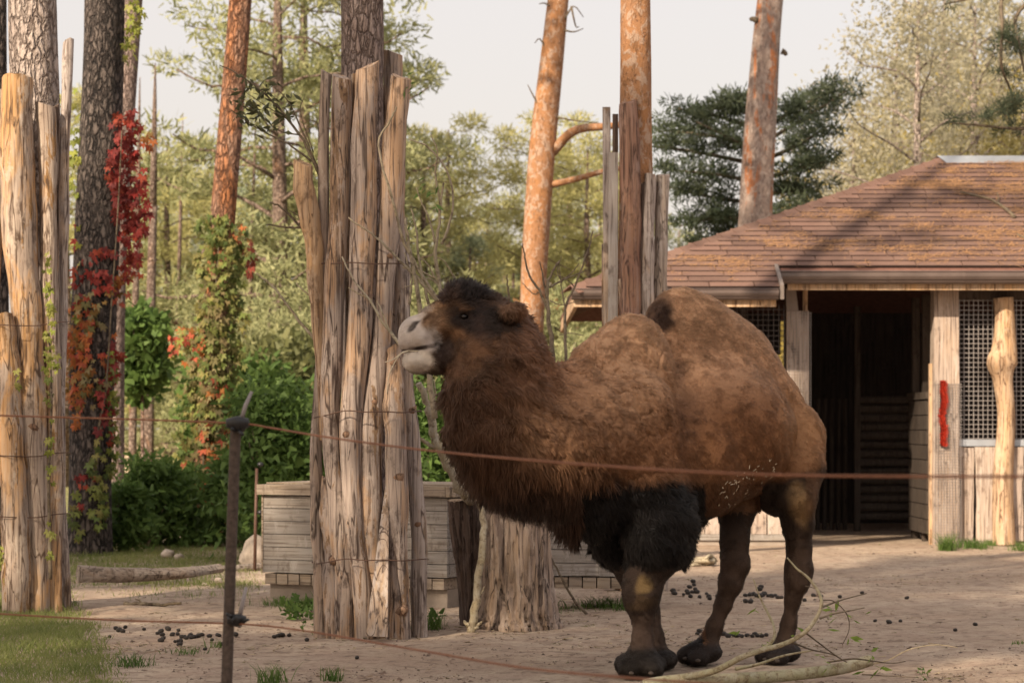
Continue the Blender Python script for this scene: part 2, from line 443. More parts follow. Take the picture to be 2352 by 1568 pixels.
def build_roof():
    mb = MB(); t = .05
    def rp(x, D, dz=0): return (x, D, EL_Z + PITCH * (D - EL_D) + dz)
    # front plane
    mb.add([rp(COR_X, EL_D), rp(CUT_X, EL_D), rp(CUT_X, ER_D), rp(END_X, ER_D), rp(END_X, RID_D), rp(RID_X, RID_D)], [(0, 1, 2, 3, 4, 5)])
    mb.add([rp(COR_X, EL_D, -t), rp(CUT_X, EL_D, -t), rp(CUT_X, ER_D, -t), rp(END_X, ER_D, -t), rp(END_X, RID_D, -t), rp(RID_X, RID_D, -t)], [(5, 4, 3, 2, 1, 0)])
    # hip end and back plane
    bD = 2 * RID_D - EL_D
    q = [(COR_X, EL_D, EL_Z), (RID_X, RID_D, RID_Z), (COR_X, bD, EL_Z), (END_X, bD, EL_Z), (END_X, RID_D, RID_Z)]
    mb.add(q, [(0, 1, 2), (1, 4, 3, 2)])
    mb.add([(a, b_, c - t) for a, b_, c in q], [(2, 1, 0), (2, 3, 4, 1)])
    mb.add([(COR_X, EL_D, EL_Z), (COR_X, EL_D, EL_Z - t), (COR_X, bD, EL_Z - t), (COR_X, bD, EL_Z)], [(0, 1, 2, 3)])
    roof = hang(mb.build('roof', MATS['shingle']), shed)
    # shingles: rows of thin tapered tabs
    sl = math.atan(PITCH); ex = .168; L = .30
    me = MB(); W = .5
    me.add([(0, 0, .004), (W, 0, .004), (W, L, .0), (0, L, .0), (0, 0, .03), (W, 0, .03), (W, L, .006), (0, L, .006)],
           [(0, 3, 2, 1), (4, 5, 6, 7), (0, 1, 5, 4), (1, 2, 6, 5), (2, 3, 7, 6), (3, 0, 4, 7)])
    sh = me.build('shingle', MATS['shingle_tab'], None); mesh = sh.data; mesh.materials.append(MATS['shingle_edge']); mesh.polygons[2].material_index = 1; COL.objects.unlink(sh); bpy.data.objects.remove(sh)
    cand = []
    n = int((RID_D - EL_D) / math.cos(sl) / ex) + 1
    rr = random.Random(5)
    for r_ in range(n):
        D = EL_D + r_ * ex * math.cos(sl) - .03
        if D > RID_D - .1: break
        hx = COR_X + HIPK * (D + .1 - EL_D) + .06
        x0 = hx; x1 = END_X if D >= ER_D - .05 else CUT_X
        x = x0 - rr.random() * .3
        while x < x1:
            w = W * rr.uniform(.8, 1.2)
            a = max(x, x0); e = min(x + w, x1)
            if e - a > .05: cand.append((a, D, e - a))
            x += w
    # the three hundred that show largest (lowest rows within the picture) are single pieces
    vis = [c for c in cand if SX(1300, c[1]) < c[0] < SX(2380, c[1])]
    vis.sort(key=lambda c: c[1])
    big = set(vis[:270])
    rest = MB()
    for c in cand:
        x, D, w = c
        z = EL_Z + PITCH * (D - EL_D) + .012
        lift = rr.uniform(-.004, .010); yaw = rr.uniform(-.006, .006)
        M = Matrix.Translation((x, D, z)) @ Matrix.Rotation(sl + lift * .8, 4, 'X') @ Matrix.Rotation(yaw, 4, 'Z') @ Matrix.Scale((w - .012) / W, 4, (1, 0, 0))
        if c in big:
            o = bpy.data.objects.new('shingle', mesh); COL.objects.link(o)
            o.matrix_basis = Matrix.Translation(-shed.location) @ M; o.parent = roof
            # roof itself sits at -shed.location under the shed, so undo that here
            o.matrix_basis = Matrix.Translation(-(shed.location + Vector(roof.location))) @ M
        else:
            vv = [M @ v.co for v in mesh.vertices]
            rest.add(vv, [tuple(p.vertices) for p in mesh.polygons])
    o = rest.build('shingle_field', MATS['shingle_tab']); o.data.materials.append(MATS['shingle_edge']); hang(o, roof)
    for k in range(2, len(o.data.polygons), 6): o.data.polygons[k].material_index = 1; o['kind'] = 'stuff'
    # hip cap shingles
    hd = Vector((RID_X - COR_X, RID_D - EL_D, RID_Z - EL_Z)); hl = hd.length; hd.normalize()
    side = Vector((hd.y, -hd.x, 0)).normalized()
    nrm = side.cross(hd).normalized()
    if nrm.z < 0: nrm = -nrm
    k = 0; s = -.05
    while s < hl - .05:
        c = MB(); l = .34
        A = Vector((COR_X, EL_D, EL_Z)) + hd * s + nrm * (.055)
        for sg in (1, -1):
            drop = Vector((0, 0, -.085)) if sg < 0 else Vector((0, 0, -.10))
            p = [A, A + side * .17 * sg + drop, A + side * .17 * sg + drop + hd * l - nrm * .014, A + hd * l - nrm * .014]
            q = [v - nrm * .012 for v in p]
            c.add(p + q, [(0, 1, 2, 3), (7, 6, 5, 4), (0, 4, 5, 1), (1, 5, 6, 2), (2, 6, 7, 3)])
        o = c.build('hip_shingle', MATS['shingle_tab']); hang(o, roof)
        s += .235
    # ridge flashing
    mb = MB()
    mb.box((RID_X - .12, RID_D - .34, -.004), (END_X, RID_D + .02, .012))
    fl = MB()
    x0, x1 = RID_X - .15, END_X
    a = (RID_D - .17, RID_Z + .045 - .17 * PITCH); b_ = (RID_D, RID_Z + .075); c_ = (RID_D + .22, RID_Z + .055 - .22 * PITCH)
    fl.add([(x0 + .2, a[0], a[1]), (x1, a[0], a[1]), (x1, b_[0], b_[1]), (x0 + .1, b_[0], b_[1]), (x1, c_[0], c_[1]), (x0, c_[0], c_[1]),
            (x0 + .2, a[0], a[1] - .05), (x1, a[0], a[1] - .05)], [(0, 1, 2, 3), (3, 2, 4, 5), (6, 7, 1, 0)])
    hang(fl.build('ridge_flashing', MATS['flashing']), roof)
    # gutters: shaped profile extruded along x
    prof = [(.0, .05), (-.115, .05), (-.125, .04), (-.11, .03), (-.125, .012), (-.125, -.02), (-.105, -.055), (-.085, -.06), (-.075, -.085), (-.05, -.105), (.0, -.11)]
    def gutter(x0, x1, D, z, k=1.0):
        c = MB(); vv = [(x0, D + p[0] * k, z + p[1] * k) for p in prof] + [(x1, D + p[0] * k, z + p[1] * k) for p in prof]
        m_ = len(prof)
        c.add(vv, [(i, i + 1, i + 1 + m_, i + m_) for i in range(m_ - 1)] + [tuple(range(m_))[::-1], tuple(range(m_, 2 * m_))])
        o = c.build('gutter', MATS['gutter'], None); hang(o, shed)
        xx = x0 + .35
        while xx < x1:
            j = MB(); kk = k * 1.035
            vv = [(xx, D + p[0] * kk, z + p[1] * kk) for p in prof] + [(xx + .03, D + p[0] * kk, z + p[1] * kk) for p in prof]
            j.add(vv, [(i, i + 1, i + 1 + m_, i + m_) for i in range(m_ - 1)] + [tuple(range(m_))[::-1], tuple(range(m_, 2 * m_))])
            jo = j.build('gutter_joint', MATS['gutter']); hang(jo, o)
            xx += .95
        return o
    gutter(CUT_X + .01, END_X, ER_D - .015, ER_Z - .055, 1.0)
    gutter(COR_X - .03, CUT_X - .06, EL_D - .015, EL_Z - .05, .85)
    # verge trim where the eave steps, fascia boards, soffit
    mb = MB()
    mb.add([(CUT_X - .045, EL_D - .12, EL_Z - .14), (CUT_X + .0, EL_D - .12, EL_Z - .14), (CUT_X + .0, ER_D + .05, ER_Z - .10), (CUT_X - .045, ER_D + .05, ER_Z - .10),
            (CUT_X - .045, EL_D - .12, EL_Z + .035), (CUT_X + .0, EL_D - .12, EL_Z + .035), (CUT_X + .0, ER_D + .05, ER_Z + .09), (CUT_X - .045, ER_D + .05, ER_Z + .09)],
           [(0, 3, 2, 1), (4, 5, 6, 7), (0, 1, 5, 4), (1, 2, 6, 5), (2, 3, 7, 6), (3, 0, 4, 7)])
    hang(mb.build('verge_trim', MATS['flashing_brown']), roof)
    mb = MB(); mb.box((CUT_X + .12, ER_D + .02, ER_Z - .235), (END_X, ER_D + .07, ER_Z - .07)); hang(mb.build('fascia', MATS['post_tan']), shed)
    mb = MB(); mb.box((COR_X, EL_D + .02, EL_Z - .225), (CUT_X - .08, EL_D + .07, EL_Z - .06)); hang(mb.build('fascia', MATS['post_tan']), shed)
    mb = MB(); mb.box((COR_X, EL_D + .08, EL_Z - .225), (COR_X + .05, 2 * RID_D - EL_D, EL_Z - .06)); hang(mb.build('fascia', MATS['post_tan']), shed)
    # rafters
    for i in range(9):
        x = 1.5 + i * .95
        d0 = (EL_D if x < CUT_X else ER_D) + .1
        d1 = min(RID_D, EL_D + (x - COR_X) / HIPK - .15)
        if d1 < d0 + .2: continue
        c = MB(); h = .14
        zz = lambda d: EL_Z + PITCH * (d - EL_D) - .056
        c.add([(x, d0, zz(d0)), (x + .07, d0, zz(d0)), (x + .07, d1, zz(d1)), (x, d1, zz(d1)),
               (x, d0, zz(d0) - h), (x + .07, d0, zz(d0) - h), (x + .07, d1, zz(d1) - h), (x, d1, zz(d1) - h)],
              [(0, 1, 2, 3), (7, 6, 5, 4), (0, 4, 5, 1), (1, 5, 6, 2), (2, 6, 7, 3), (3, 7, 4, 0)])
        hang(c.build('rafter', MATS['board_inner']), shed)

# shingle tab material: each tab its own shade
def shingle_tab():
    m, nt, b = new_mat('shingle_tab'); g = NT(nt)
    ge = g.n('NewGeometry'); oi = g.n('ObjectInfo')
    tc = g.n('TexCoord')
    r = g.math('FRACT', g.math('ADD', ge.outputs['Random Per Island'], oi.outputs['Random']))
    c = g.mix(r, (.105, .060, .049), (.18, .104, .082))
    ps = g.n('NewGeometry')
    n1 = g.noise(ps.outputs['Position'], 1.1, 4, .6); n2 = g.noise(ps.outputs['Position'], 60, 3, .7)
    c = g.mix(g.ramp(n1, [(.45, 0.), (.68, .5)]), c, (.22, .14, .108))
    c = g.mix(g.ramp(n2, [(.4, 0.), (.7, .35)]), c, (.26, .17, .13))
    g.lk(c, b.inputs['Base Color']); b.inputs['Roughness'].default_value = .9
    g.bump(b, n2, .4, .004)
    MATS['shingle_tab'] = m
shingle_tab()
plain('shingle_edge', (.045, .028, .024), .95, 0, .2, 10)  # black cut edge, also standing in for the shadow under each row
plain('flashing_brown', (.22, .18, .16), .5, .2, .2, 6)
build_roof()

def board(x0, x1, z0, z1, y0, y1, mat, name='board', parent=None, wav=0.0, seed=0, nseg=9):
    """upright board with slightly waney edges"""
    rr = random.Random(seed); c = MB(); v = []
    for i in range(nseg):
        t = i / (nseg - 1); z = z0 + (z1 - z0) * t
        a = x0 + wav * math.sin(t * 5 + seed) * .6 + rr.uniform(-wav, wav) * .4
        b_ = x1 + wav * math.sin(t * 4 + seed * 2 + 1) * .6 + rr.uniform(-wav, wav) * .4
        v += [(a, y0, z), (b_, y0, z), (b_, y1, z), (a, y1, z)]
    f = []
    for i in range(nseg - 1):
        k = i * 4
        for j in range(4):
            j2 = (j + 1) % 4; f.append((k + j, k + j2, k + 4 + j2, k + 4 + j))
    f += [(3, 2, 1, 0), tuple((nseg - 1) * 4 + j for j in range(4))]
    c.add(v, f); o = c.build(name, mat)
    return hang(o, parent or shed)

def wire_grid(x0, x1, z0, z1, y, pitch, w, mat, parent, dy=.004):
    c = MB(); x = x0
    while x <= x1:
        c.box((x, y, z0), (x + w, y + w, z1)); x += pitch
    z = z0
    while z <= z1:
        c.box((x0, y + dy, z), (x1, y + dy + w, z + w)); z += pitch
    o = c.build('wire_mesh', mat); o['kind'] = 'stuff'
    return hang(o, parent)

def build_walls():
    # posts
    pl = MB(); pl.box((SX(1806), YW - .05, -.03), (SX(1857), YW + .06, SZ(714))); lp = hang(pl.build('door_post', MATS['board_shed']), shed)
    pl = MB(); pl.box((SX(1846), YW + .08, -.03), (SX(1857), YW + .16, SZ(660))); hang(pl.build('door_jamb', MATS['post_tan']), shed)
    c = MB(); c.add([(SX(1803), YW - .1, SZ(664)), (SX(1826), YW - .1, SZ(664)), (SX(1833), YW - .05, SZ(716)), (SX(1806), YW - .05, SZ(716)),
                     (SX(1803), YW + .0, SZ(664)), (SX(1826), YW + .0, SZ(664)), (SX(1833), YW + .05, SZ(716)), (SX(1806), YW + .05, SZ(716))],
                    [(0, 3, 2, 1), (4, 5, 6, 7), (0, 1, 5, 4), (1, 2, 6, 5), (2, 3, 7, 6), (3, 0, 4, 7)])
    hang(c.build('brace', MATS['flashing_brown']), shed)
    wire_grid(SX(1808), SX(1862), .1, SZ(716), YW - .075, .036, .004, MATS['mesh_wire'], lp)
    rp_ = board(SX(2141), SX(2199), -.03, SZ(667), YW - .12, YW + .16, MATS['board_shed'], 'door_post', wav=.008, seed=3, nseg=14)
    wire_grid(SX(2143), SX(2206), .0, SZ(880), YW - .135, .036, .004, MATS['mesh_wire'], rp_)
    pl = MB(); pl.box((SX(2134), YW - .02, -.02), (SX(2140.5), YW + .05, SZ(835))); hang(pl.build('door_batten', MATS['post_tan']), shed)
    # knobby barked post
    path = [(2305, 1250, .150), (2304, 1100, .135), (2312, 960, .118), (2304, 870, .13), (2300, 835, .185), (2306, 800, .15), (2308, 740, .12), (2305, 684, .12)]
    pts = smooth_path([(*P(x, y, YW - .12), r) for x, y, r in path], 40)
    c = MB(); c.tube([p[:3] for p in pts], [p[3] for p in pts], 14, True, .09, 3)
    kp = hang(c.build('knobby_post', MATS['post_tan'], None, True, 50), shed); kp['label'] = 'debarked tan post with a bulging knot'
    c = MB(); k0 = P(2326, 832, YW - .22); c.tube([k0 + Vector((-.02, .06, 0)), k0, k0 + Vector((.01, -.015, 0))], [.06, .045, .02], 10, True, .15, 4)
    hang(c.build('knot', MATS['stump_dark'], None, True), kp)
    # screens and rails right of the doorway
    wire_grid(SX(2203), SX(2475), SZ(1008), SZ(688), YW + .01, .060, .009, MATS['mesh_wire'], shed)
    c = MB(); c.box((SX(2200), YW - .03, SZ(1024)), (SX(2480), YW + .05, SZ(1009))); hang(c.build('rail', MATS['flashing']), shed)
    c = MB(); c.box((SX(2200), YW - .02, SZ(688)), (SX(2480), YW + .06, SZ(668))); hang(c.build('rail', MATS['board_inner']), shed)
    xs = [(2204, 2236, .03), (2240, 2286, -.02), (2290, 2348, -.06), (2351, 2392, -.02), (2396, 2440, .02), (2443, 2480, -.01)]
    for i, (a, b_, dy) in enumerate(xs):
        board(SX(a), SX(b_), .05, SZ(1026), YW - .03 + dy, YW + dy + .0, MATS['board_shed' if i % 2 == 0 else 'board_pale'], wav=.018, seed=i + 5)
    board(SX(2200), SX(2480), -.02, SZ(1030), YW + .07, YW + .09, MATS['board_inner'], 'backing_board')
    c = MB(); c.box((SX(2200), YW - .05, -.03), (SX(2490), YW + .1, .045)); hang(c.build('plinth', MATS['concrete']), shed)
    c = MB(); c.box((SX(2475), YW - .05, -.03), (SX(2530), YW + .1, SZ(668))); hang(c.build('corner_post', MATS['board_shed']), shed)
    # wall left of the doorway: boards, sill, plinth, screen
    x = 1500; i = 0
    while x < 1803:
        w = rng.uniform(34, 46); x2 = min(x + w, 1804)
        board(SX(x), SX(x2 - 2.5), SZ(1226), SZ(1085), YW - .02 + rng.uniform(-.01, .012), YW + .02, MATS['board_pale' if i % 2 else 'board_shed'], wav=.006, seed=i + 40); x += w; i += 1
    c = MB(); c.box((SX(1495), YW - .06, SZ(1240)), (SX(1805), YW + .05, SZ(1226.5))); hang(c.build('sill_board', MATS['plank_grey']), shed)
    c = MB(); c.box((SX(1495), YW - .03, -.05), (SX(1804), YW + .12, SZ(1240.5))); hang(c.build('plinth', MATS['concrete']), shed)
    c = MB(); c.box((SX(1495), YW - .02, SZ(1085)), (SX(1805), YW + .05, SZ(1070))); hang(c.build('rail', MATS['board_shed']), shed)
    wire_grid(SX(1500), SX(1804), SZ(1072), SZ(700), YW + .01, .066, .008, MATS['mesh_wire_dark'], shed)
    for xx in (1494, 1600, 1700):
        c = MB(); c.box((SX(xx), YW + .03, 0), (SX(xx + 14), YW + .12, SZ(690))); hang(c.build('wall_post', MATS['board_inner']), shed)
    # header beam
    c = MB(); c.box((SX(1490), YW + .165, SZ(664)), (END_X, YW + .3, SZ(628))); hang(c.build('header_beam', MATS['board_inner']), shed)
    # back and side walls of dark boards, each board a piece; two small openings at the back
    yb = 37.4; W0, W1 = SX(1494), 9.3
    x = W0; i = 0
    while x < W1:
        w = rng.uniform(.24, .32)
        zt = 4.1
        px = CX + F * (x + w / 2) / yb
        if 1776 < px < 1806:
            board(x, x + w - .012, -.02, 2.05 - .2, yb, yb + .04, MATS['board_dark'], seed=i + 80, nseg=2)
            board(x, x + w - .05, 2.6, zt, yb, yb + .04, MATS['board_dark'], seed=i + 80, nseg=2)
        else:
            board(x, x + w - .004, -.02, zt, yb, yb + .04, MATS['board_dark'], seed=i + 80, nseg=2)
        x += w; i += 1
    y = YW + .2; i = 0
    while y < yb:
        w = .3
        for xw in (W0, W1):
            c = MB(); c.box((xw, y, -.02), (xw + .04, min(y + w - .004, yb - .005), 3.3)); hang(c.build('board', MATS['board_dark']), shed)
        y += w
    # inside: partition of horizontal half-logs, uprights, side stall boards
    yi = 34.6
    X = lambda x: SX(x, yi); Z = lambda y: SZ(y, yi)
    y = 1196
    while y > 915:
        c = MB(); r = .062
        pts = [Vector((X(1972) + (X(2112) - X(1972)) * t, yi + rng.uniform(-.01, .01), Z(y - 11))) for t in np.linspace(0, 1, 5)]
        c.tube(pts, [r * rng.uniform(.9, 1.06) for _ in pts], 10, True, .04, int(y)); hang(c.build('wall_log', MATS['board_shaded'], None, True, 40), shed); y -= 20.5
    for i, xx in enumerate((1884, 1900, 1916, 1932, 1947)):
        c = MB(); c.tube([Vector((X(xx), yi + .3, 0)), Vector((X(xx + 1), yi + .3, Z(1000))), Vector((X(xx + 1), yi + .3, Z(915)))], [.034, .032, .03], 8, True, .05, i)
        hang(c.build('stall_pole', MATS['board_shaded'], None, True, 40), shed)
    c = MB(); c.box((X(1960), yi - .12, 0), (X(1974), yi, 3.2)); hang(c.build('stall_post', MATS['board_shaded']), shed)
    for k in range(9):   # boarded stall side on the right of the doorway
        z0 = .12 + k * .19
        c = MB(); c.box((5.29, YW + .35, z0), (5.33, YW + 1.75, z0 + .178)); hang(c.build('stall_board', MATS['board_shaded']), shed)
    c = MB(); c.box((5.27, YW + .3, 1.84), (5.36, YW + 1.8, 1.93)); hang(c.build('stall_rail', MATS['board_inner']), shed)
    for yy in (YW + .9, YW + 1.7):
        c = MB(); c.box((5.335, yy, 0), (5.43, yy + .1, 3.2)); hang(c.build('stall_post', MATS['board_inner']), shed)
wood('board_pale', (.40, .325, .28), (.44, .35, .28), (.52, .46, .41), (.16, .11, .085), grain=(16, 16, 1.0), bump=.4, crack=False)
wood('board_shaded', (.055, .042, .035), (.062, .046, .036), (.085, .068, .056), (.025, .018, .015), grain=(12, 12, 1.0), bump=.4, crack=False)  # stall timber with the doorway shade darkened into its colour
build_walls()

# red scratching brush strapped to the door post
br = root('scratching_brush', P(2166, 1024, YW - .16), 'narrow red bristle brush strip fixed upright to the doorway post', 'brush')
c = MB(); c.box((-.035, .0, 0), (.035, .028, .82)); c.build('back_strip', MATS['plastic_black'], br)
v = []; f = []
for i in range(3200):
    t = NR.random(); z = t * .82
    wv = .012 * math.sin(t * 9 + .8) - .01 * math.sin(t * 17)
    a = NR.uniform(-1.2, 1.2); L = NR.uniform(.03, .055)
    p = np.array([NR.uniform(-.03, .03) + wv, 0, z])
    d = np.array([math.sin(a), -math.cos(a) * .9, NR.uniform(-.3, .3)]) * L
    s = np.array([.0022, 0, .0022])
    k = len(v); v += [p - s, p + s, p + d]; f.append((k, k + 1, k + 2))
o = np_mesh('bristle', v, f, MATS['red_bristle'], br); o['kind'] = 'stuff'

# pine needles lying on the roof
def needle_litter():
    n = 9500; sl = math.atan(PITCH)
    pts = []
    while len(pts) < n:
        D = NR.uniform(EL_D + .1, RID_D - .1, 4000); hx = COR_X + HIPK * (D - EL_D) + .2
        x = NR.uniform(COR_X, END_X, 4000)
        q = np.stack([x, D * 1.6, np.zeros_like(x)], 1)
        m = vnoise(q * np.array([.6, 1, 1]), 1.9, 9) * .5 + vnoise(q * np.array([.5, 1, 1]), 6.0, 10) * .55 + NR.normal(0, .22, 4000) + (-.12 * (x < 4.2))
        ok = (x > hx) & ((D > ER_D + .05) | (x < CUT_X - .1)) & (m > .12) & (NR.random(4000) < np.clip((m - .12) * 1.6, 0, 1))
        pts += list(zip(x[ok], D[ok]))
    pts = np.array(pts[:n]); v = []; f = []
    for x, D in pts:
        z = EL_Z + PITCH * (D - EL_D) + .04 + NR.uniform(0, .012)
        a = NR.normal(0, .8); L = NR.uniform(.04, .09)
        dx, dy = math.cos(a) * L, math.sin(a) * L
        px, py = -math.sin(a) * .003, math.cos(a) * .003
        k = len(v)
        v += [(x - px, D - py, z - py * PITCH), (x + px, D + py, z + py * PITCH), (x + dx + px, D + dy + py, z + (dy + py) * PITCH + .006), (x + dx - px, D + dy - py, z + (dy - py) * PITCH + .006)]
        f.append((k, k + 1, k + 2, k + 3))
    o = np_mesh('needle_litter', v, f, MATS['needle_litter'])
    tag(o, 'dry orange pine needles scattered over the shed roof', 'pine needles', kind='stuff')
needle_litter()

def roof_branch(pxs, label, r0):
    pts = []
    for x, y in pxs:
        # intersect the view ray with the roof plane
        k = (EL_Z + .055 - CH - PITCH * EL_D) / (-(y - HY) / F - PITCH)
        pts.append(Vector(((x - CX) / F * k, k, CH - (y - HY) / F * k)))
    o_ = root('fallen_branch', pts[0], label, 'branch')
    q = smooth_path([tuple(p) for p in pts], 14)
    c = MB(); c.tube(list(q), np.linspace(r0 * .5, r0, 14), 7, True, .15, 3); hang(c.build('stem', MATS['twig'], None, True), o_)
    m = q[8]; c = MB(); c.tube([m, m + np.array([.03, .1, .09]), m + np.array([.02, .16, .16])], [r0 * .5, r0 * .3, r0 * .2], 5); hang(c.build('twig', MATS['twig'], None, True), o_)
roof_branch([(2207, 441), (2240, 449), (2275, 458), (2310, 480), (2330, 499)], 'crooked dead branch lying on the shed roof shingles', .028)
roof_branch([(2336, 538), (2352, 545), (2390, 556), (2420, 570)], 'short dead branch lying near the roof edge', .02)
# ------------------------------------------------------------------ pines
def leaf_cloud(centers, radii, per, size, aspect=3.0, squash=.6, seed=1, up=.3):
    """many small blades spread through clumps; returns verts, tri/quad faces"""
    r = np.random.default_rng(seed)
    C = np.repeat(np.asarray(centers, float), per, axis=0); Rr = np.repeat(np.asarray(radii, float), per)
    n = len(C)
    d = r.normal(size=(n, 3)); d /= np.linalg.norm(d, axis=1)[:, None]
    rad = r.random(n) ** .45
    p = C + d * (rad * Rr)[:, None] * np.array([1, 1, squash])
    t = d + r.normal(size=(n, 3)) * .7 + np.array([0, 0, up]); t /= np.linalg.norm(t, axis=1)[:, None]
    s = np.cross(t, r.normal(size=(n, 3))); s /= np.linalg.norm(s, axis=1)[:, None]
    L = size * r.uniform(.6, 1.4, n); W = L / aspect
    v = np.stack([p - s * W[:, None] * .5, p + s * W[:, None] * .5, p + t * L[:, None] + s * W[:, None] * .18, p + t * L[:, None] - s * W[:, None] * .18], 1).reshape(-1, 3)
    f = np.arange(4 * n).reshape(-1, 4)
    return v, f

def limb(mb, a, b, r0, r1, seed, sag=.1, n=7):
    rr = random.Random(seed); a = Vector(a); b = Vector(b); L = (b - a).length
    m1 = a.lerp(b, .35) + Vector((rr.uniform(-1, 1), rr.uniform(-1, 1), rr.uniform(-.2, 1))) * L * sag
    m2 = a.lerp(b, .7) + Vector((rr.uniform(-1, 1), rr.uniform(-1, 1), rr.uniform(-1, .6))) * L * sag
    q = smooth_path([tuple(a), tuple(m1), tuple(m2), tuple(b)], n)
    mb.tube(list(q), np.linspace(r0, r1, n), 6, True, .08, seed)
    return q

def pine_crown_data(seed, H0, H1, spread, nb=26, per=60, size=.16, clr=.42, squash=.55):
    """local crown between heights H0 and H1: clump centres along drooping limbs"""
    rr = random.Random(seed); cen = []; rad = []; mb = MB()
    for i in range(nb):
        t = (i + rr.random()) / nb
        z = H0 + (H1 - H0) * t
        a = i * 2.4 + rr.uniform(-.5, .5)
        L = spread * (1 - .75 * t ** 1.6) * rr.uniform(.55, 1.1)
        e = Vector((math.cos(a) * L, math.sin(a) * L, z + L * rr.uniform(-.15, .35)))
        q = limb(mb, (0, 0, z - .1), e, .05 * (1.2 - t), .012, seed * 31 + i, .08)
        k = max(3, int(L / .45))
        for j in range(k):
            u = .35 + .65 * (j + rr.random()) / k
            p = Vector(q[min(int(u * len(q)), len(q) - 1)])
            cen.append(tuple(p + Vector((rr.uniform(-1, 1), rr.uniform(-1, 1), rr.uniform(-.2, .8))) * .32)); rad.append(clr * rr.uniform(.55, 1.25))
    v, f = leaf_cloud(cen, rad, per, size, 3.6, squash, seed)
    return mb, v, f

CROWNS = {}
def crown_mesh(key, seed, H0, H1, spread, mat, **kw):
    mb, v, f = pine_crown_data(seed, H0, H1, spread, **kw)
    o = np_mesh('crown', v, f, MATS[mat]); me = o.data; bpy.data.objects.remove(o)
    o2 = mb.build('limb', MATS['bark_mid'], None, True); me2 = o2.data; bpy.data.objects.remove(o2)
    CROWNS[key] = (me, me2)

def link_mesh(name, me, parent, loc=(0, 0, 0), rz=0, sc=1.0):
    o = bpy.data.objects.new(name, me); COL.objects.link(o); o.parent = parent
    o.location = loc; o.rotation_euler = (0, 0, rz); o.scale = (sc, sc, sc) if not hasattr(sc, '__len__') else sc
    return o

def trunk_tree(name, path, D, mat, label, group=None, top=None, n=16, crown=None, dead=(), wob=.035, seed=1, rings=46):
    """pine whose trunk follows (x, y, width) in the picture at distance D, then runs on up to a crown"""
    pp = [(*P(x, y, D), w / 2 / F * D) for x, y, w in path]
    base = Vector(pp[0][:3]); base.z = 0
    o = root(name, base, label, 'tree', group)
    if pp[0][2] > .05:
        pp = [(pp[0][0] - (pp[1][0] - pp[0][0]) * .15, pp[0][1], -.1, pp[0][3] * 1.2)] + pp
    q = smooth_path(pp, rings)
    c = MB(); c.tube([p[:3] for p in q], [p[3] for p in q], n, True, wob, seed)
    tr = hang(c.build('trunk', MATS[mat], None, True), o)
    last = Vector(q[-1][:3]); d = (last - Vector(q[-6][:3])).normalized(); r = q[-1][3]
    if top:
        H = top
        e = last + d * ((H - last.z) / max(d.z, .3)); e.x = last.x + (e.x - last.x) * .6
        c = MB(); c.tube([last - d * .05, last.lerp(e, .4), last.lerp(e, .75), e], [r, r * .8, r * .5, r * .15], 9, True, .03, seed + 2)
        hang(c.build('upper_trunk', MATS[mat], None, True), o)
        if crown:
            me, me2 = CROWNS[crown]
            mid = last.lerp(e, .35)
            loc = Vector((e.x, e.y, 0)) - base
            link_mesh('crown', me, o, loc, seed * 1.3); link_mesh('limb', me2, o, loc, seed * 1.3)
    return o, tr, q

crown_mesh('tall_a', 3, 10.5, 17.0, 2.4, 'needles_mid', nb=16, per=22, size=.24)
crown_mesh('tall_b', 8, 11.5, 18.0, 2.4, 'needles_mid', nb=16, per=22, size=.24)

# pine inside the tied logs in the middle
trunk_tree('pine_tree', [(846, 1440, 104), (842, 900, 100), (835, 400, 98), (832, 150, 97), (831, -60, 95)], 17.45, 'bark_lilac',
           'grey barked pine rising out of the wired ring of logs beside the camel', top=15, crown='tall_a', seed=2, n=20)
# pine inside the sunlit logs
trunk_tree('pine_tree', [(90, 1390, 118), (85, 800, 116), (80, 300, 113), (74, -60, 110)], 19.95, 'bark_grey',
           'pale grey flaky pine trunk rising behind the sunlit logs', top=17, crown='tall_b', seed=3, n=20)
trunk_tree('pine_tree', [(10, 1330, 44), (-2, 600, 42), (-4, 200, 40), (-4, -60, 38)], 23.5, 'bark_dark',
           'dim trunk half hidden behind the sunlit logs', top=16, crown='tall_a', seed=4)
# dark pine with red creeper
trunk_tree('pine_tree', [(204, 1262, 108), (207, 1100, 96), (214, 800, 106), (224, 500, 104), (236, 150, 96), (242, -60, 92)], 28.0, 'bark_dark',
           'thick dark barked pine draped with red creeper', top=18, crown='tall_b', seed=5, n=20, wob=.05)
trunk_tree('pine_tree', [(262, 1215, 50), (264, 800, 46), (274, 500, 44), (292, 200, 44), (310, -60, 42)], 33.0, 'bark_lilac',
           'slimmer lilac grey trunk standing close behind the dark creeper pine', top=18, crown='tall_a', seed=6)
# pine wrapped in green vine
trunk_tree('pine_tree', [(468, 1240, 72), (480, 1000, 64), (497, 750, 60), (512, 500, 57), (533, 250, 55), (556, -60, 52)], 31.7, 'bark_red',
           'leaning reddish pine wrapped in green and orange vine', top=18, crown='tall_b', seed=7)
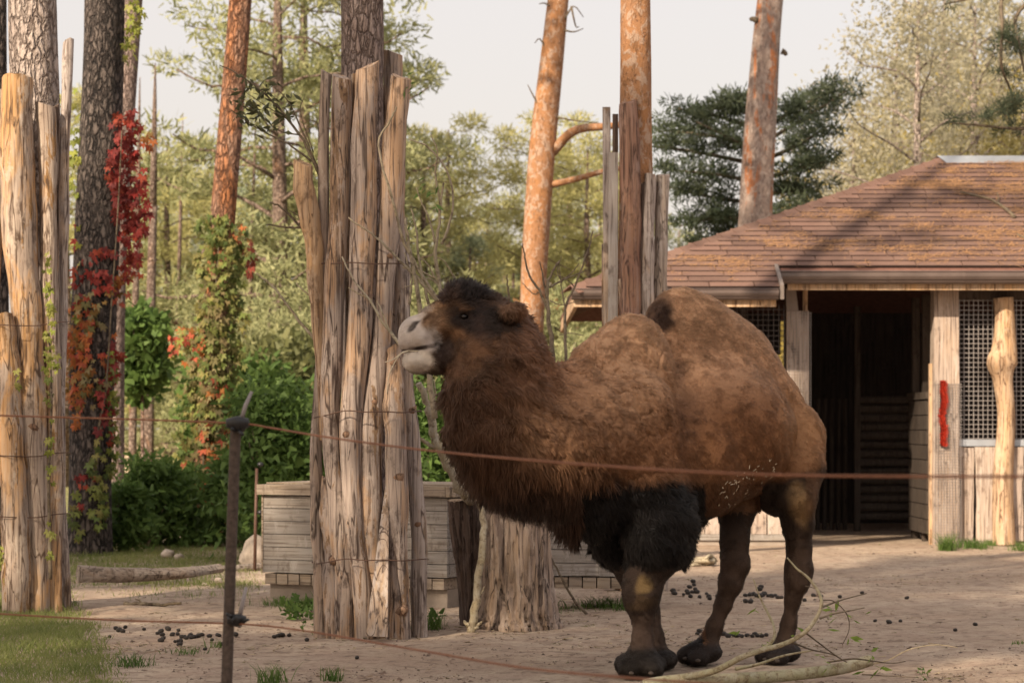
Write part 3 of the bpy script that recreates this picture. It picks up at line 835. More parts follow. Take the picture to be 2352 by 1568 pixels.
# leaning orange pine behind the camel's head
o_, tr_, q_ = trunk_tree('pine_tree', [(1208, 1190, 64), (1210, 980, 60), (1220, 760, 56), (1228, 600, 60), (1240, 420, 60), (1252, 280, 58), (1270, 110, 52), (1288, -60, 46)], 38.0, 'bark_orange',
           'slender leaning orange pine with two side limbs', top=16, crown='tall_a', seed=8)
for a, b, m, r0 in (((1268, 350), (1400, 290), (1320, 300), .085), ((1262, 425), (1392, 392), (1320, 412), .06)):
    q = smooth_path([(*P(a[0], a[1], 38),), (*P(m[0], m[1], 37.8),), (*P(b[0], b[1], 37.6),), (*P(b[0] + 70, b[1] - 10, 37.6),)], 12)
    c = MB(); c.tube(list(q), np.linspace(r0, r0 * .5, 12), 8, True, .06, 3); hang(c.build('limb', MATS['bark_orange'], None, True), o_)
for pts in (((1296, 45), (1318, 15), (1340, 40)), ((1296, 70), (1318, 74), (1340, 66)), ((1258, 120), (1240, 90), (1228, 100)), ((1238, 245), (1222, 215), (1212, 195)), ((1264, 15), (1250, 8), (1238, 10)), ((1262, 265), (1310, 276), (1380, 284)), ((1312, 15), (1322, 60), (1330, 62))):
    q = smooth_path([tuple(P(x, y, 37.9)) for x, y in pts], 7)
    c = MB(); c.tube(list(q), np.linspace(.018, .006, 7), 5, True); hang(c.build('dead_twig', MATS['twig'], None, True), o_)
# pine inside the boards behind the humps
trunk_tree('pine_tree', [(1452, 1352, 84), (1455, 900, 78), (1459, 500, 76), (1461, 250, 74), (1459, -60, 70)], 22.0, 'bark_orange',
           'orange flaky pine trunk rising above the boards behind the humps', top=17, crown='tall_b', seed=9, n=18, wob=.05)
# pine behind the roof
o_, tr_, q_ = trunk_tree('pine_tree', [(1722, 1170, 84), (1726, 800, 82), (1733, 540, 77), (1745, 300, 74), (1762, 80, 64), (1776, -60, 58)], 42.0, 'bark_orange_grey',
           'grey and orange pine trunk standing behind the shed roof', top=20, crown='tall_a', seed=10)
for pts in (((1795, 118), (1803, 122), (1806, 128)), ((1740, 48), (1728, 44), (1722, 46))):
    q = smooth_path([tuple(P(x, y, 41.9)) for x, y in pts], 5)
    c = MB(); c.tube(list(q), np.linspace(.06, .03, 5), 6, True); hang(c.build('branch_stub', MATS['twig'], None, True), o_)
# thin far trunks
for x, y0, y1, w, D in ((303, 1150, 560, 20, 52.0), (340, 1155, 470, 26, 50.0), (398, 1140, 700, 16, 58.0), (560, 1120, 780, 16, 56.0)):
    trunk_tree('thin_tree', [(x, 1130 if D > 50 else 1140, w), (x + 4, (y0 + y1) / 2, w * .9), (x + 12, y1, w * .7)], D, 'bark_mid',
               'thin bare trunk in the lit wood beyond the creepers', group='thin trunks of the far wood', seed=int(x), top=9, n=10, rings=20)

# ------------------------------------------------------------------ the wood behind
def far_tree(key, x, D, sc, label, cat='tree', group='pines of the wood behind the yard', sx=1.0, trunk='bark_mid', rz=None, zoff=0.0, tk=1.0):
    X = (x - CX) / F * D
    o = root('background_tree', (X, D, zoff), label, cat, group)
    me, me2 = CROWNS[key]; rz_ = rng.random() * 6 if rz is None else rz
    link_mesh('crown', me, o, (0, 0, 0), rz_, (sc * sx, sc * sx, sc)); link_mesh('limb', me2, o, (0, 0, 0), rz_, (sc * sx, sc * sx, sc))
    H = max(v.co.z for v in me2.vertices) * sc
    c = MB(); c.tube([(0, 0, -.2), (.05, 0, H * .4), (-.03, .02, H * .75), (0, 0, H)], [.17 * sc * tk, .13 * sc * tk, .08 * sc * tk, .02], 8, True, .05, 2)
    c.build('trunk', MATS[trunk], o, True)
    return o

crown_mesh('far_yellow', 21, 1.6, 9.6, 3.0, 'needles_yellow', nb=34, per=120, size=.125, clr=.50)
crown_mesh('far_mid', 22, 1.2, 9.2, 3.2, 'needles_mid', nb=34, per=120, size=.125, clr=.50)
crown_mesh('far_blue', 23, 2.0, 10, 2.8, 'needles_blue', nb=32, per=120, size=.125, clr=.50)
crown_mesh('far_low', 24, .2, 4.2, 2.4, 'needles_mid', nb=26, per=120, size=.125, clr=.50)
crown_mesh('far_sparse', 25, 2.5, 10.5, 2.6, 'needles_yellow', nb=22, per=120, size=.125, clr=.50)
crown_mesh('near_dark', 26, 2.6, 10.0, 3.9, 'needles_dark', nb=34, per=170, size=.085, clr=.50, squash=.45)

LY = 'sunlit yellow green pine of the wood behind the yard'
LM = 'mid green pine of the wood behind the yard'
LB = 'cool blue green pine of the wood behind the yard'
for x, D, sc in ((385, 62, .92), (470, 70, .90), (975, 60, .90), (1030, 66, 1.0), (1225, 64, .98), (1310, 70, 1.05), (1090, 74, .78), (1350, 62, .90), (150, 60, 1.0), (430, 84, 1.02)):
    far_tree('far_yellow', x, D, sc, LY)
for x, D, sc in ((1010, 90, 1.15), (1120, 96, 1.1), (380, 92, 1.15), (480, 96, 1.2), (1380, 94, 1.2), (340, 76, 1.0), (960, 74, .96), (1160, 80, .80), (1420, 78, 1.0), (700, 64, .8), (235, 72, 1.0), (1560, 74, .8), (1640, 66, .70), (560, 84, 1.05), (1270, 88, 1.05)):
    far_tree('far_mid', x, D, sc, LM)
for x, D, sc in ((640, 58, .72), (1080, 60, .62), (1180, 70, .66), (760, 70, .8), (600, 72, .86), (900, 66, .75), (500, 64, .66)):
    far_tree('far_blue', x, D, sc, LB)
for x, D, sc in ((500, 52, .92), (620, 48, .90), (690, 50, .95), (980, 52, 1.0), (1080, 54, .95), (1300, 52, 1.0), (1370, 54, .9), (430, 58, .9), (1190, 50, .8), (560, 46, .8), (1000, 46, .7), (1320, 46, .72)):
    far_tree('far_low', x, D, sc, 'low bushy young pine filling the gap under the tall wood', group='young pines under the wood')
# tall pine with its crown above the wood, left of the middle logs
for x, D, sc, lb in ((640, 54, 1.42, 'tall olive green pine behind the arching willow spray'), (820, 57, 1.40, 'tall olive green pine with its crown behind the grey trunk of the tied logs'), (700, 60, 1.5, 'tallest olive pine between the vine wrapped pine and the tied logs')):
    far_tree('far_mid', x, D, sc, lb, group='tall olive pines')
# dark pine with broad spreading boughs behind the shed, its trunk hidden by the orange and grey pine
def bough_pine():
    D = 45.5
    o = root('pine_tree', G((1738 - CX) / F * D, D), 'dark green pine with broad layered boughs behind the shed roof', 'tree')
    c = MB(); c.tube([P(1738, 1165, D), P(1740, 700, D), P(1748, 420, D), P(1756, 250, D)], [.2, .18, .14, .07], 10, True, .05, 4); hang(c.build('trunk', MATS['bark_mid'], None, True), o)
    rr = random.Random(14); cen = []; rad = []
    boughs = [((1750, 300), (1640, 265), (1560, 250)), ((1750, 340), (1620, 310), (1505, 300)), ((1748, 380), (1600, 350), (1500, 335)), ((1748, 420), (1640, 400), (1520, 390)), ((1746, 470), (1620, 450), (1540, 430)), ((1745, 510), (1650, 500), (1560, 520)), ((1744, 560), (1660, 555), (1600, 570)),
              ((1752, 300), (1830, 250), (1900, 215)), ((1752, 330), (1850, 270), (1960, 200)), ((1750, 370), (1840, 330), (1900, 290)), ((1750, 410), (1830, 390), (1900, 370)), ((1748, 450), (1810, 440), (1880, 440)), ((1746, 490), (1790, 490), (1850, 480)), ((1750, 280), (1700, 240), (1660, 235)), ((1745, 530), (1700, 540), (1640, 480)), ((1748, 360), (1700, 330), (1600, 280))]
    for i, (a, m, e) in enumerate(boughs):
        dd = rr.uniform(-1.4, 1.4)
        q = smooth_path([tuple(P(a[0], a[1], D)), tuple(P(m[0], m[1], D + dd * .5)), tuple(P(e[0], e[1], D + dd))], 14)
        b = MB(); b.tube(list(q), np.linspace(.05, .012, 14), 6, True, .1, i); hang(b.build('bough', MATS['twig'], None, True), o)
        for k in range(4, 14):
            for _ in range(3):
                cen.append(q[k] + np.array([rr.gauss(0, .16), rr.gauss(0, .3), rr.gauss(.04, .09)])); rad.append(rr.uniform(.16, .34))
    v, f = leaf_cloud(cen, rad, 50, .10, 4, .5, 15)
    hang(np_mesh('crown', v, f, MATS['needles_dark']), o)
bough_pine()

# birches and other golden trees, loose crowns of small leaves
def birch_mesh(key, seed, H0, H1, spread, mat, n=150, per=42, size=.11, clr=.5):
    rr = random.Random(seed); cen = []; rad = []; mb = MB()
    for i in range(26):
        t = (i + rr.random()) / 26; z = H0 + (H1 - H0) * t * .8
        a = i * 2.4; L = spread * (math.sin(math.pi * min(1, .15 + t * .9)) * .8 + .2) * rr.uniform(.7, 1.1)
        e = Vector((math.cos(a) * L, math.sin(a) * L, z + L * .55))
        q = limb(mb, (0, 0, z), e, .035, .006, seed * 7 + i, .07)
        for j in range(n // 26 + 1):
            p = Vector(q[rr.randrange(2, len(q))])
            cen.append(tuple(p + Vector((rr.gauss(0, .4), rr.gauss(0, .4), rr.gauss(-.1, .4))))); rad.append(clr * rr.uniform(.6, 1.4))
    v, f = leaf_cloud(cen, rad, per, size, 1.7, .9, seed, -.2)
    o = np_mesh('crown', v, f, MATS[mat]); me = o.data; bpy.data.objects.remove(o)
    o2 = mb.build('limb', MATS['bark_grey'], None, True); me2 = o2.data; bpy.data.objects.remove(o2)
    CROWNS[key] = (me, me2)
birch_mesh('birch_gold', 31, 1.5, 11, 2.8, 'leaves_birch', n=200, per=60, size=.085)
birch_mesh('birch_pale', 32, 2.0, 13, 3.0, 'leaves_pale', n=190, per=42, size=.085, clr=.7)
birch_mesh('birch_bright', 33, .6, 7, 2.6, 'leaves_gold', n=180, per=60, size=.10)
GB = 'birches behind the shed'
for x, D, sc in ((2120, 56, .86), (2250, 60, 1.0), (2350, 52, .9), (1950, 64, .84), (2040, 70, 1.0)):
    far_tree('birch_gold', x, D, sc, 'yellow green birch in autumn leaf behind the shed roof', group=GB, trunk='bark_grey')
for x, D, sc in ((2060, 58, .98), (2170, 62, 1.2), (2300, 68, 1.35), (1960, 56, .76), (2240, 54, 1.0), (2110, 50, .95)):
    far_tree('birch_pale', x, D, sc, 'pale thin leaved birch fading into the bright sky', group=GB, trunk='bark_grey')
for x, D, sc in ((1890, 54, .80), (2000, 52, .85), (1840, 60, .85), (1930, 50, .70), (2330, 74, 2.0), (2230, 80, 2.1), (1700, 62, .8)):
    far_tree('birch_bright', x, D, sc, 'golden yellow leaved tree behind the shed roof', group='golden trees behind the shed', trunk='bark_grey')
birch_mesh('maple_orange', 34, .6, 4.6, 1.6, 'leaves_orange', n=60, per=26, size=.16)
for x, D, sc in ((1300, 58, .9), (1190, 57, .95), (800, 62, 1.2), (1150, 62, .8)):
    far_tree('maple_orange', x, D, sc, 'small salmon orange leaved tree at the edge of the wood', group='orange trees at the wood edge')

# pine branches hanging into the picture from a tree standing to the side
def hanging_pine():
    D = 34.0
    o = root('pine_tree', G((2560 - CX) / F * D, D), 'dark pine whose thin curved branches hang down over the shed roof', 'tree')
    c = MB(); c.tube([P(2560, 1225, D), P(2562, 600, D), P(2570, 0, D), P(2575, -700, D)], [.24, .22, .19, .12], 12, True, .05, 4); hang(c.build('trunk', MATS['bark_orange_grey'], None, True), o)
    cen = []; rad = []
    rr = random.Random(4)
    paths = [[(2570, -120), (2430, -90), (2310, -20), (2302, 60), (2300, 150), (2318, 200), (2335, 260)], [(2570, -60), (2440, -40), (2338, 30), (2342, 110), (2362, 200), (2372, 260)],
             [(2570, 180), (2420, 200), (2350, 225), (2320, 240), (2310, 268)], [(2570, 280), (2440, 290), (2340, 296), (2250, 288), (2180, 282)], [(2570, 90), (2440, 100), (2360, 110), (2300, 90)], [(2570, -150), (2380, -60), (2250, -10), (2170, 10)]]
    for i, pa in enumerate(paths):
        q = smooth_path([tuple(P(x, y, D + rr.uniform(-.6, .2) * min(1, j))) for j, (x, y) in enumerate(pa)], 22)
        b = MB(); b.tube(list(q), np.linspace(.045, .01, 22), 6, True, .1, i); hang(b.build('branch', MATS['twig'], None, True), o)
        for k in range(9, 22):
            if rr.random() < (.8 if i in (2, 3, 4) else .5):
                cen.append(q[k] + np.array([rr.uniform(-.12, .12), rr.uniform(-.2, .2), rr.uniform(-.08, .12)])); rad.append(rr.uniform(.07, .16))
    v, f = leaf_cloud(cen, rad, 80, .11, 11, .8, 5)
    hang(np_mesh('crown', v, f, MATS['needles_dark']), o)
hanging_pine()

# unseen ring of young pines behind the viewer, added to block low sky light
for x, D, sc in ((-9, -9, 1.4), (-5, -12, 1.5), (0, -13, 1.4), (5, -11, 1.5), (10, -9, 1.5), (13, -4, 1.4), (15, 2, 1.4), (-13, -7, 1.4), (14, 8, 1.4)):
    o = root('sky_block_pine', (x, D, 0), 'bushy young pine added unseen behind the viewer to block low sky light', 'tree', 'unseen pines added against low sky light')
    me, me2 = CROWNS['far_low']; link_mesh('crown', me, o, (0, 0, 0), x * 1.7, sc); link_mesh('limb', me2, o, (0, 0, 0), x * 1.7, sc)
# trees standing behind the viewer towards the sun: they shade the yard
crown_mesh('shade_a', 41, 7.5, 17.0, 4.4, 'needles_mid', nb=30, per=25, size=.45, clr=.85)
def shade_tree(x, y, sc, rz, label):
    o = root('pine_tree', (x, y, 0), label, 'tree', 'tall pines towards the sun')
    me, me2 = CROWNS['shade_a']
    link_mesh('crown', me, o, (0, 0, 0), rz, sc); link_mesh('limb', me2, o, (0, 0, 0), rz, sc)
    c = MB(); c.tube([(0, 0, -.2), (.1, 0, 7 * sc), (0, .1, 12 * sc), (0, 0, 16.5 * sc)], [.3, .24, .17, .04], 10, True, .05, 2); c.build('trunk', MATS['bark_orange_grey'], o, True)
for x, y, sc, rz in ((-12.0, -2.0, 1.0, 0.), (-9.0, -6.5, 1.05, 2.), (-15.4, -1.6, 1.25, 4.), (-6.0, -4.0, .95, 1.), (-20.5, 6.0, 1.2, 3.), (-25.0, 1.5, 1.3, 5.)):
    shade_tree(x, y, sc, rz, 'tall pine outside the yard towards the sun')
wood('twig_willow', (.27, .225, .165), (.30, .24, .15), (.34, .30, .23), (.10, .075, .05), grain=(9, 9, 9), bump=.3, crack=False)
leafmat('leaves_olive', (.055, .06, .03), (.12, .125, .06), .3)
leafmat('leaves_olive2', (.07, .085, .03), (.20, .20, .08), .35)
leafmat('grass_tuft', (.05, .11, .02), (.16, .24, .06), .4, scale=1.6)
wood('knot_wood', (.22, .13, .085), (.26, .15, .09), (.30, .20, .14), (.06, .035, .025), grain=(9, 9, 9), bump=.4)
wood('plank_upright', (.36, .32, .30), (.38, .32, .27), (.44, .40, .37), (.13, .10, .085), grain=(16, 16, 1.0), bump=.3, crack=False)
wood('slab_red', (.24, .125, .09), (.30, .17, .11), (.33, .235, .20), (.06, .035, .028))
wood('log_pale', (.40, .33, .285), (.44, .34, .26), (.52, .46, .42), (.10, .075, .06))
# ------------------------------------------------------------------ rings of logs wired round the trunks
def log_part(path, D, mat, parent, seed, name='log', wob=.035, n=14, knots=()):
    """log whose outline follows (x, y, width, depth offset)"""
    pp = []
    for e in path:
        x, y, w = e[:3]; dd = D + (e[3] if len(e) > 3 else 0)
        pp.append((*P(x, y, dd), w / 2 / F * dd))
    q = smooth_path(pp, 34)
    rr = random.Random(seed)
    ph = rr.random() * 6
    rad = [p[3] * (1 + .04 * math.sin(i * .5 + ph) + .03 * math.sin(i * 1.3 + ph * 2) + rr.uniform(-.03, .03)) for i, p in enumerate(q)]
    pts = [Vector(p[:3]) + Vector((math.sin(i * .33 + ph) * .010 + math.sin(i * .9 + ph * 3) * .004, math.cos(i * .27 + ph) * .010, 0)) for i, p in enumerate(q)]
    pts[0].z = min(pts[0].z, .0) - .02 if pts[0].z < .15 else pts[0].z
    c = MB(); c.tube(pts, rad, n, True, wob, seed)
    m_ = len(pts); tl = rr.uniform(-.5, .5); tk = rr.uniform(-.35, .35)      # sawn a little askew, ragged
    for k in range(n):
        x_, y_, z_ = c.v[(m_ - 1) * n + k]; c.v[(m_ - 1) * n + k] = (x_, y_, z_ + (x_ - pts[-1].x) * tl + (y_ - pts[-1].y) * tk + rr.uniform(-.008, .008))
    o = hang(c.build(name, MATS[mat], None, True, 55), parent)
    for (kx, ky, kr) in knots:
        k0 = P(kx, ky, D - .02)
        j = min(range(len(pts)), key=lambda i: abs(pts[i].z - k0.z))
        a = pts[j]; e = Vector((k0.x, a.y - rad[j] * .9, k0.z))
        c = MB(); c.tube([e + Vector((0, .05, .02)), e, e + Vector((0, -.006, -.003)), e + Vector((0, -.009, -.004))], [kr * 1.1, kr * .8, kr * .5, kr * .2], 10, True, .12, seed + 9)
        hang(c.build('knot', MATS['knot_wood'], None, True), o)
    return o

def wire_loop(pts, parent, mat='wire_rust', r=.0042):
    q = smooth_path([tuple(p) for p in pts], 8 * len(pts))
    c = MB(); c.tube(list(q), r, 5, True)
    return hang(c.build('binding_wire', MATS[mat], None, True), parent)

D0 = 17.2
guard = root('log_guard', GP(850, 1450), 'tall ring of weathered logs wired round the pine beside the camel', 'log guard')
log_part([(743, 1436, 50, 0), (733, 1250, 34, .0), (727, 1000, 26, .02), (740, 600, 24, .05), (752, 168, 26, .1)], D0 + .05, 'stump_bark', guard, 1, wob=.05)
log_part([(795, 1446, 50), (782, 1250, 52), (763, 1000, 46), (768, 700, 50), (778, 400, 46), (787, 178, 44)], D0 - .12, 'log_wood', guard, 2, knots=((765, 1290, .03),))
log_part([(768, 1440, 44), (760, 1250, 40), (750, 1100, 30)], D0 - .06, 'log_wood', guard, 12, wob=.05)
log_part([(835, 1448, 44), (822, 1250, 48), (808, 1000, 50), (826, 700, 58), (838, 400, 58), (844, 152, 54)], D0 - .2, 'log_wood', guard, 3, knots=((798, 1000, .035),))
log_part([(866, 1448, 40, .05), (858, 1250, 50), (855, 1000, 52), (878, 700, 44), (904, 400, 54), (922, 178, 48)], D0 - .16, 'log_wood', guard, 4, knots=((860, 925, .03), (895, 590, .03)))
log_part([(918, 1448, 58), (908, 1200, 54), (908, 1000, 52), (908, 880, 44), (905, 797, 40)], D0 - .2, 'log_wood', guard, 5, knots=((915, 1098, .045), (922, 1405, .05), (905, 835, .03)))
log_part([(966, 1442, 40), (960, 1250, 36), (945, 1000, 36), (933, 850, 36), (922, 640, 38), (918, 560, 36)], D0 - .02, 'log_grey', guard, 6, knots=((945, 945, .035), (960, 1205, .03)))
log_part([(900, 1436, 40, .3), (905, 900, 44, .3), (906, 400, 46, .3), (903, 122, 46, .3)], D0 + .1, 'log_wood', guard, 7)
log_part([(742, 1010, 20), (735, 760, 30), (722, 600, 42), (708, 480, 48), (696, 374, 44)], D0 + .06, 'post_tan', guard, 8, knots=())
log_part([(812, 1430, 40, .35), (800, 800, 44, .35), (790, 190, 36, .35)], D0 + .2, 'log_grey', guard, 9)
log_part([(815, 1430, 16, -.02), (800, 900, 16, -.02), (806, 500, 16, 0), (815, 170, 20, 0)], D0 - .05, 'log_wood_warm', guard, 19)
# flat offcut leaning against the foot
c = MB()
A = [P(840, 1460, 16.72), P(890, 1462, 16.72), P(893, 1180, 16.93), P(886, 1110, 16.98), P(876, 1180, 16.93)]
B = [p + Vector((.0, .05, 0)) for p in A]
c.add(A + B, [(0, 1, 2, 3, 4), (9, 8, 7, 6, 5), (0, 5, 6, 1), (1, 6, 7, 2), (2, 7, 8, 3), (3, 8, 9, 4), (4, 9, 5, 0)])
hang(c.build('offcut_plank', MATS['log_grey'], None), guard)
for y, dyl in ((605, 0), (945, 14), (1285, 10)):
    def W(x, yy, d): return P(x, yy, D0 + d)
    xl = 724 if y > 700 else 740; xr = {605: 940, 945: 962, 1285: 976}[y]; dd = -.34 if y > 700 else -.33
    pts = [W(xl - 3, y + dyl, .05), W(xl + 30, y + dyl * .5, dd + .08), W(xl + 70, y - 2, dd), W(xl + 115, y + 1, dd - .03), W(xl + 160, y + 0, dd - .02), W(xl + 200, y + 2, dd - .0), W(xr, y - 2, -.08), W(xr - 10, y, .3), W(xl + 90, y, .62), W(xl, y + 4, .35), W(xl - 3, y + dyl, .05)]
    wire_loop(pts, guard)

D1 = 19.5
guard2 = root('log_guard', GP(70, 1395), 'ring of debarked logs glowing in the sun round the pale pine', 'log guard')
log_part([(85, 1392, 52), (84, 1200, 60), (78, 1000, 66), (68, 800, 66), (48, 600, 78), (42, 400, 76), (42, 182, 72)], D1 - .1, 'log_wood_warm', guard2, 21, knots=((80, 985, .05),))
log_part([(38, 1376, 66), (30, 1100, 64), (22, 900, 54), (10, 725, 44)], D1 - .22, 'log_wood_warm', guard2, 22)
log_part([(-30, 1370, 50), (-22, 800, 44), (-8, 500, 30), (6, 205, 22)], D1 - .05, 'log_wood_warm', guard2, 23)
log_part([(127, 1396, 38), (122, 1000, 38), (115, 600, 42), (103, 240, 46)], D1 - .02, 'log_wood_warm', guard2, 24, wob=.05)
log_part([(153, 1390, 18), (143, 1000, 18), (142, 700, 20), (150, 400, 24), (157, 95, 26)], D1 + .1, 'log_grey', guard2, 25)
log_part([(138, 1388, 14), (132, 900, 12), (130, 242, 10)], D1 + .2, 'stump_dark', guard2, 26)
log_part([(60, 1380, 50, .4), (60, 800, 50, .4), (58, 210, 40, .4)], D1 + .35, 'log_grey', guard2, 27)
for y in (632, 745, 1045, 1185):
    def W(x, yy, d): return P(x, yy, D1 + d)
    yy = y
    pts = [W(-60, yy, .1), W(-20, yy, -.24), W(20, yy + 2, -.36), W(60, yy + 3, -.26), W(92, yy + 2, -.24), W(125, yy - 4, -.13), W(158, yy - 6, .02), W(150, yy, .35), W(60, yy, .8), W(-50, yy, .5), W(-60, yy, .1)]
    if y != 632: wire_loop(pts, guard2)

D2 = 22.0
guard3 = root('board_guard', GP(1460, 1352), 'boards and slabs wired upright round the orange pine behind the humps', 'tree guard')
def slab(x0, x1, y0, y1, d, mat, lean=0, th=.03, name='board'):
    a = [P(x0 + lean, y1, D2 + d), P(x1 + lean, y1, D2 + d), P(x1, y0, D2 + d), P(x0, y0, D2 + d)]
    b = [p + Vector((0, th, 0)) for p in a]
    c = MB(); c.add(a + b, [(0, 1, 2, 3), (7, 6, 5, 4), (0, 4, 5, 1), (1, 5, 6, 2), (2, 6, 7, 3), (3, 7, 4, 0)])
    return hang(c.build(name, MATS[mat]), guard3)
slab(1384, 1402, 246, 1350, -.14, 'log_grey', 6)
slab(1398, 1420, 350, 1350, -.19, 'plank_upright', -3)
slab(1407, 1420, 262, 1350, .05, 'stump_dark', 0)
slab(1382, 1390, 560, 1350, -.05, 'log_wood', 3)
log_part([(1452, 1352, 54), (1450, 800, 52), (1447, 500, 50), (1446, 235, 44)], D2 - .17, 'slab_red', guard3, 31, 'slab', wob=.05)
log_part([(1432, 1352, 18), (1430, 800, 18), (1428, 640, 12)], D2 - .2, 'log_wood_warm', guard3, 32, 'slab')
log_part([(1492, 1352, 30), (1490, 800, 30), (1490, 400, 26)], D2 - .16, 'log_grey', guard3, 33, 'log', wob=.05)
log_part([(1518, 1352, 34), (1518, 800, 32), (1519, 402, 32)], D2 - .04, 'log_pale', guard3, 34, 'log', wob=.06)
log_part([(1478, 1352, 18), (1477, 800, 16), (1476, 420, 14)], D2 - .14, 'stump_dark', guard3, 35, 'slab')
log_part([(1420, 1352, 16, .1), (1421, 600, 16, .1)], D2 - .1, 'stump_dark', guard3, 36, 'slab')

# ------------------------------------------------------------------ plank boxes
def plank_box(x0, D_0, x1, D_1, depth, zb, zt, rows, name, label, lid=True, group=None, plinth=True):
    A = Vector(((x0 - CX) / F * D_0, D_0, 0)); B = Vector(((x1 - CX) / F * D_1, D_1, 0))
    e = (B - A).normalized(); L = (B - A).length; n = Vector((-e.y, e.x, 0))
    o = root(name, A, label, 'planter', group); o.rotation_euler = (0, 0, math.atan2(e.y, e.x))
    def pc(nm, a, b, mat, par=o):
        c = MB(); c.box(a, b); return c.build(nm, MATS[mat], par)
    h = (zt - zb) / rows; t = .035
    for i in range(rows):
        z0 = zb + i * h; z1 = z0 + h - .006; j = rng.uniform(-.004, .004)
        # a front plank is split where two lengths meet
        cut = L * rng.uniform(.45, .65)
        pc('plank', (0, j, z0), (cut - .002, t + j, z1), 'plank_grey'); pc('plank', (cut, j, z0), (L, t + j, z1), 'plank_grey')
        pc('end_plank', (L - t + .002, t + .004, z0), (L + .003, depth, z1), 'plank_grey'); pc('end_plank', (-.003, t + .004, z0), (t, depth, z1), 'plank_grey')
        pc('back_plank', (t + .004, depth - t, z0), (L - t, depth, z1), 'plank_grey')
    for xx in (-.004, ):
        pc('corner_post', (xx - .012, -.006, zb - .005), (xx + .004, .05, zt), 'plank_lid')
    if lid:
        x = -.04
        while x < L + .04:
            w = rng.uniform(.5, .8); x2 = min(x + w, L + .05)
            pc('lid_plank', (x, -.045, zt + .004), (x2 - .004, .09, zt + .09), 'plank_lid'); x = x2 + .0
            if x >= L + .045: break
        y = .095
        while y < depth:
            pc('lid_plank', (-.03, y, zt + .02), (L + .05, y + .125, zt + .105), 'plank_lid'); y += .13
        y = -.02
        while y < depth - .05:
            pc('rim_block', (L + .052, y, zt + .006), (L + .09, y + .15, zt + .088), 'plank_lid'); y += .155
    # bottom slats seen end-on
    x = .02
    while x < L - .04:
        pc('base_slat', (x, -.004, zb - .10), (min(x + .105, L - .01), depth - .02, zb - .012), 'plank_lid'); x += .116
    if plinth:
        for (a, b) in ((.0, L * .42), (L * .62, L + .0)):
            pc('concrete_block', (a + .03, .06, -.03), (b - .03, .34, zb - .103), 'concrete')
            pc('concrete_block', (a + .05, depth - .35, -.03), (b - .05, depth - .08, zb - .103), 'concrete')
    return o

plank_box(605, 20.6, 1027, 19.8, .95, .25, .905, 6, 'plank_planter', 'long grey plank planter on concrete blocks behind the wired logs')
plank_box(1236, 19.6, 1484, 19.45, .8, .28, .93, 6, 'plank_planter', 'raised grey plank box between the big stump and the camel', plinth=False)
for dx in (.08, .66):
    pass

# ------------------------------------------------------------------ stumps
def stump(path, D, mat, label, seed, top_mat='stump_cut', ridges=17, depth=.16):
    base = P(path[0][0], path[0][1], D); base.z = 0
    o = root('tree_stump', base, label, 'stump')
    q = smooth_path([(*P(x, y, D), w / 2 / F * D) for x, y, w in path], 30)
    n = 110; v = []; rr = np.random.default_rng(seed); ph = rr.random(8) * 6.28
    th = np.linspace(0, 2 * np.pi, n, endpoint=False)
    for i, p in enumerate(q):
        t = i / 29
        tw = th + .18 * np.sin(t * 3 + ph[0])
        u = np.stack([np.cos(tw) * 2.4, np.sin(tw) * 2.4, np.full(n, t * 1.2 + seed)], 1)
        u2 = np.stack([np.cos(tw) * 6, np.sin(tw) * 6, np.full(n, t * 1.7 + seed)], 1)
        rd = 1 - depth * np.abs(vnoise(u2, 1.6, seed)) ** .6 + .05 * vnoise(u, 1., seed + 1) - depth * .8 * (np.abs(vnoise(u2, .9, seed + 4)) < .07)
        flare = (1 - t) ** 4 * .10 * (1 + np.sin(tw * 4 + ph[1]))
        r = p[3] * (rd + flare)
        z = np.full(n, p[2] if i else -.04)
        v.append(np.stack([p[0] + np.cos(th) * r, p[1] + np.sin(th) * r, z + (.012 * vnoise(u2, 1., seed + 2) if i == 29 else 0)], 1))
    v = np.concatenate(v); f = []
    for i in range(29):
        k = np.arange(n); k2 = (k + 1) % n
        f.append(np.stack([i * n + k, i * n + k2, (i + 1) * n + k2, (i + 1) * n + k], 1))
    hang(np_mesh('bark', v, np.concatenate(f), MATS[mat], None, True), o)
    tv = v[29 * n:]; c0 = tv.mean(0)
    c = MB(); rings = [tv, c0 + (tv - c0) * .55 + np.array([0, 0, .012])]
    c.add([tuple(a) for r_ in rings for a in r_] + [tuple(c0 + np.array([0, 0, .014]))],
          [(k, (k + 1) % n, n + (k + 1) % n, n + k) for k in range(n)] + [(n + k, n + (k + 1) % n, 2 * n) for k in range(n)])
    hang(c.build('cut_top', MATS[top_mat]), o)
wood('stump_cut', (.42, .30, .20), (.47, .32, .19), (.50, .41, .31), (.12, .08, .05), grain=(8, 8, 8), bump=.3)
stump([(1186, 1440, 194), (1188, 1400, 182), (1186, 1300, 168), (1183, 1200, 160), (1182, 1152, 158)], 17.9, 'stump_bark', 'broad tree stump with deeply furrowed bark under the camel neck', 51)
stump([(1086, 1436, 56), (1080, 1330, 62), (1070, 1220, 74), (1066, 1150, 76)], 18.15, 'stump_dark', 'narrow dark stump tapering to its foot beside the furrowed stump', 52, ridges=12)

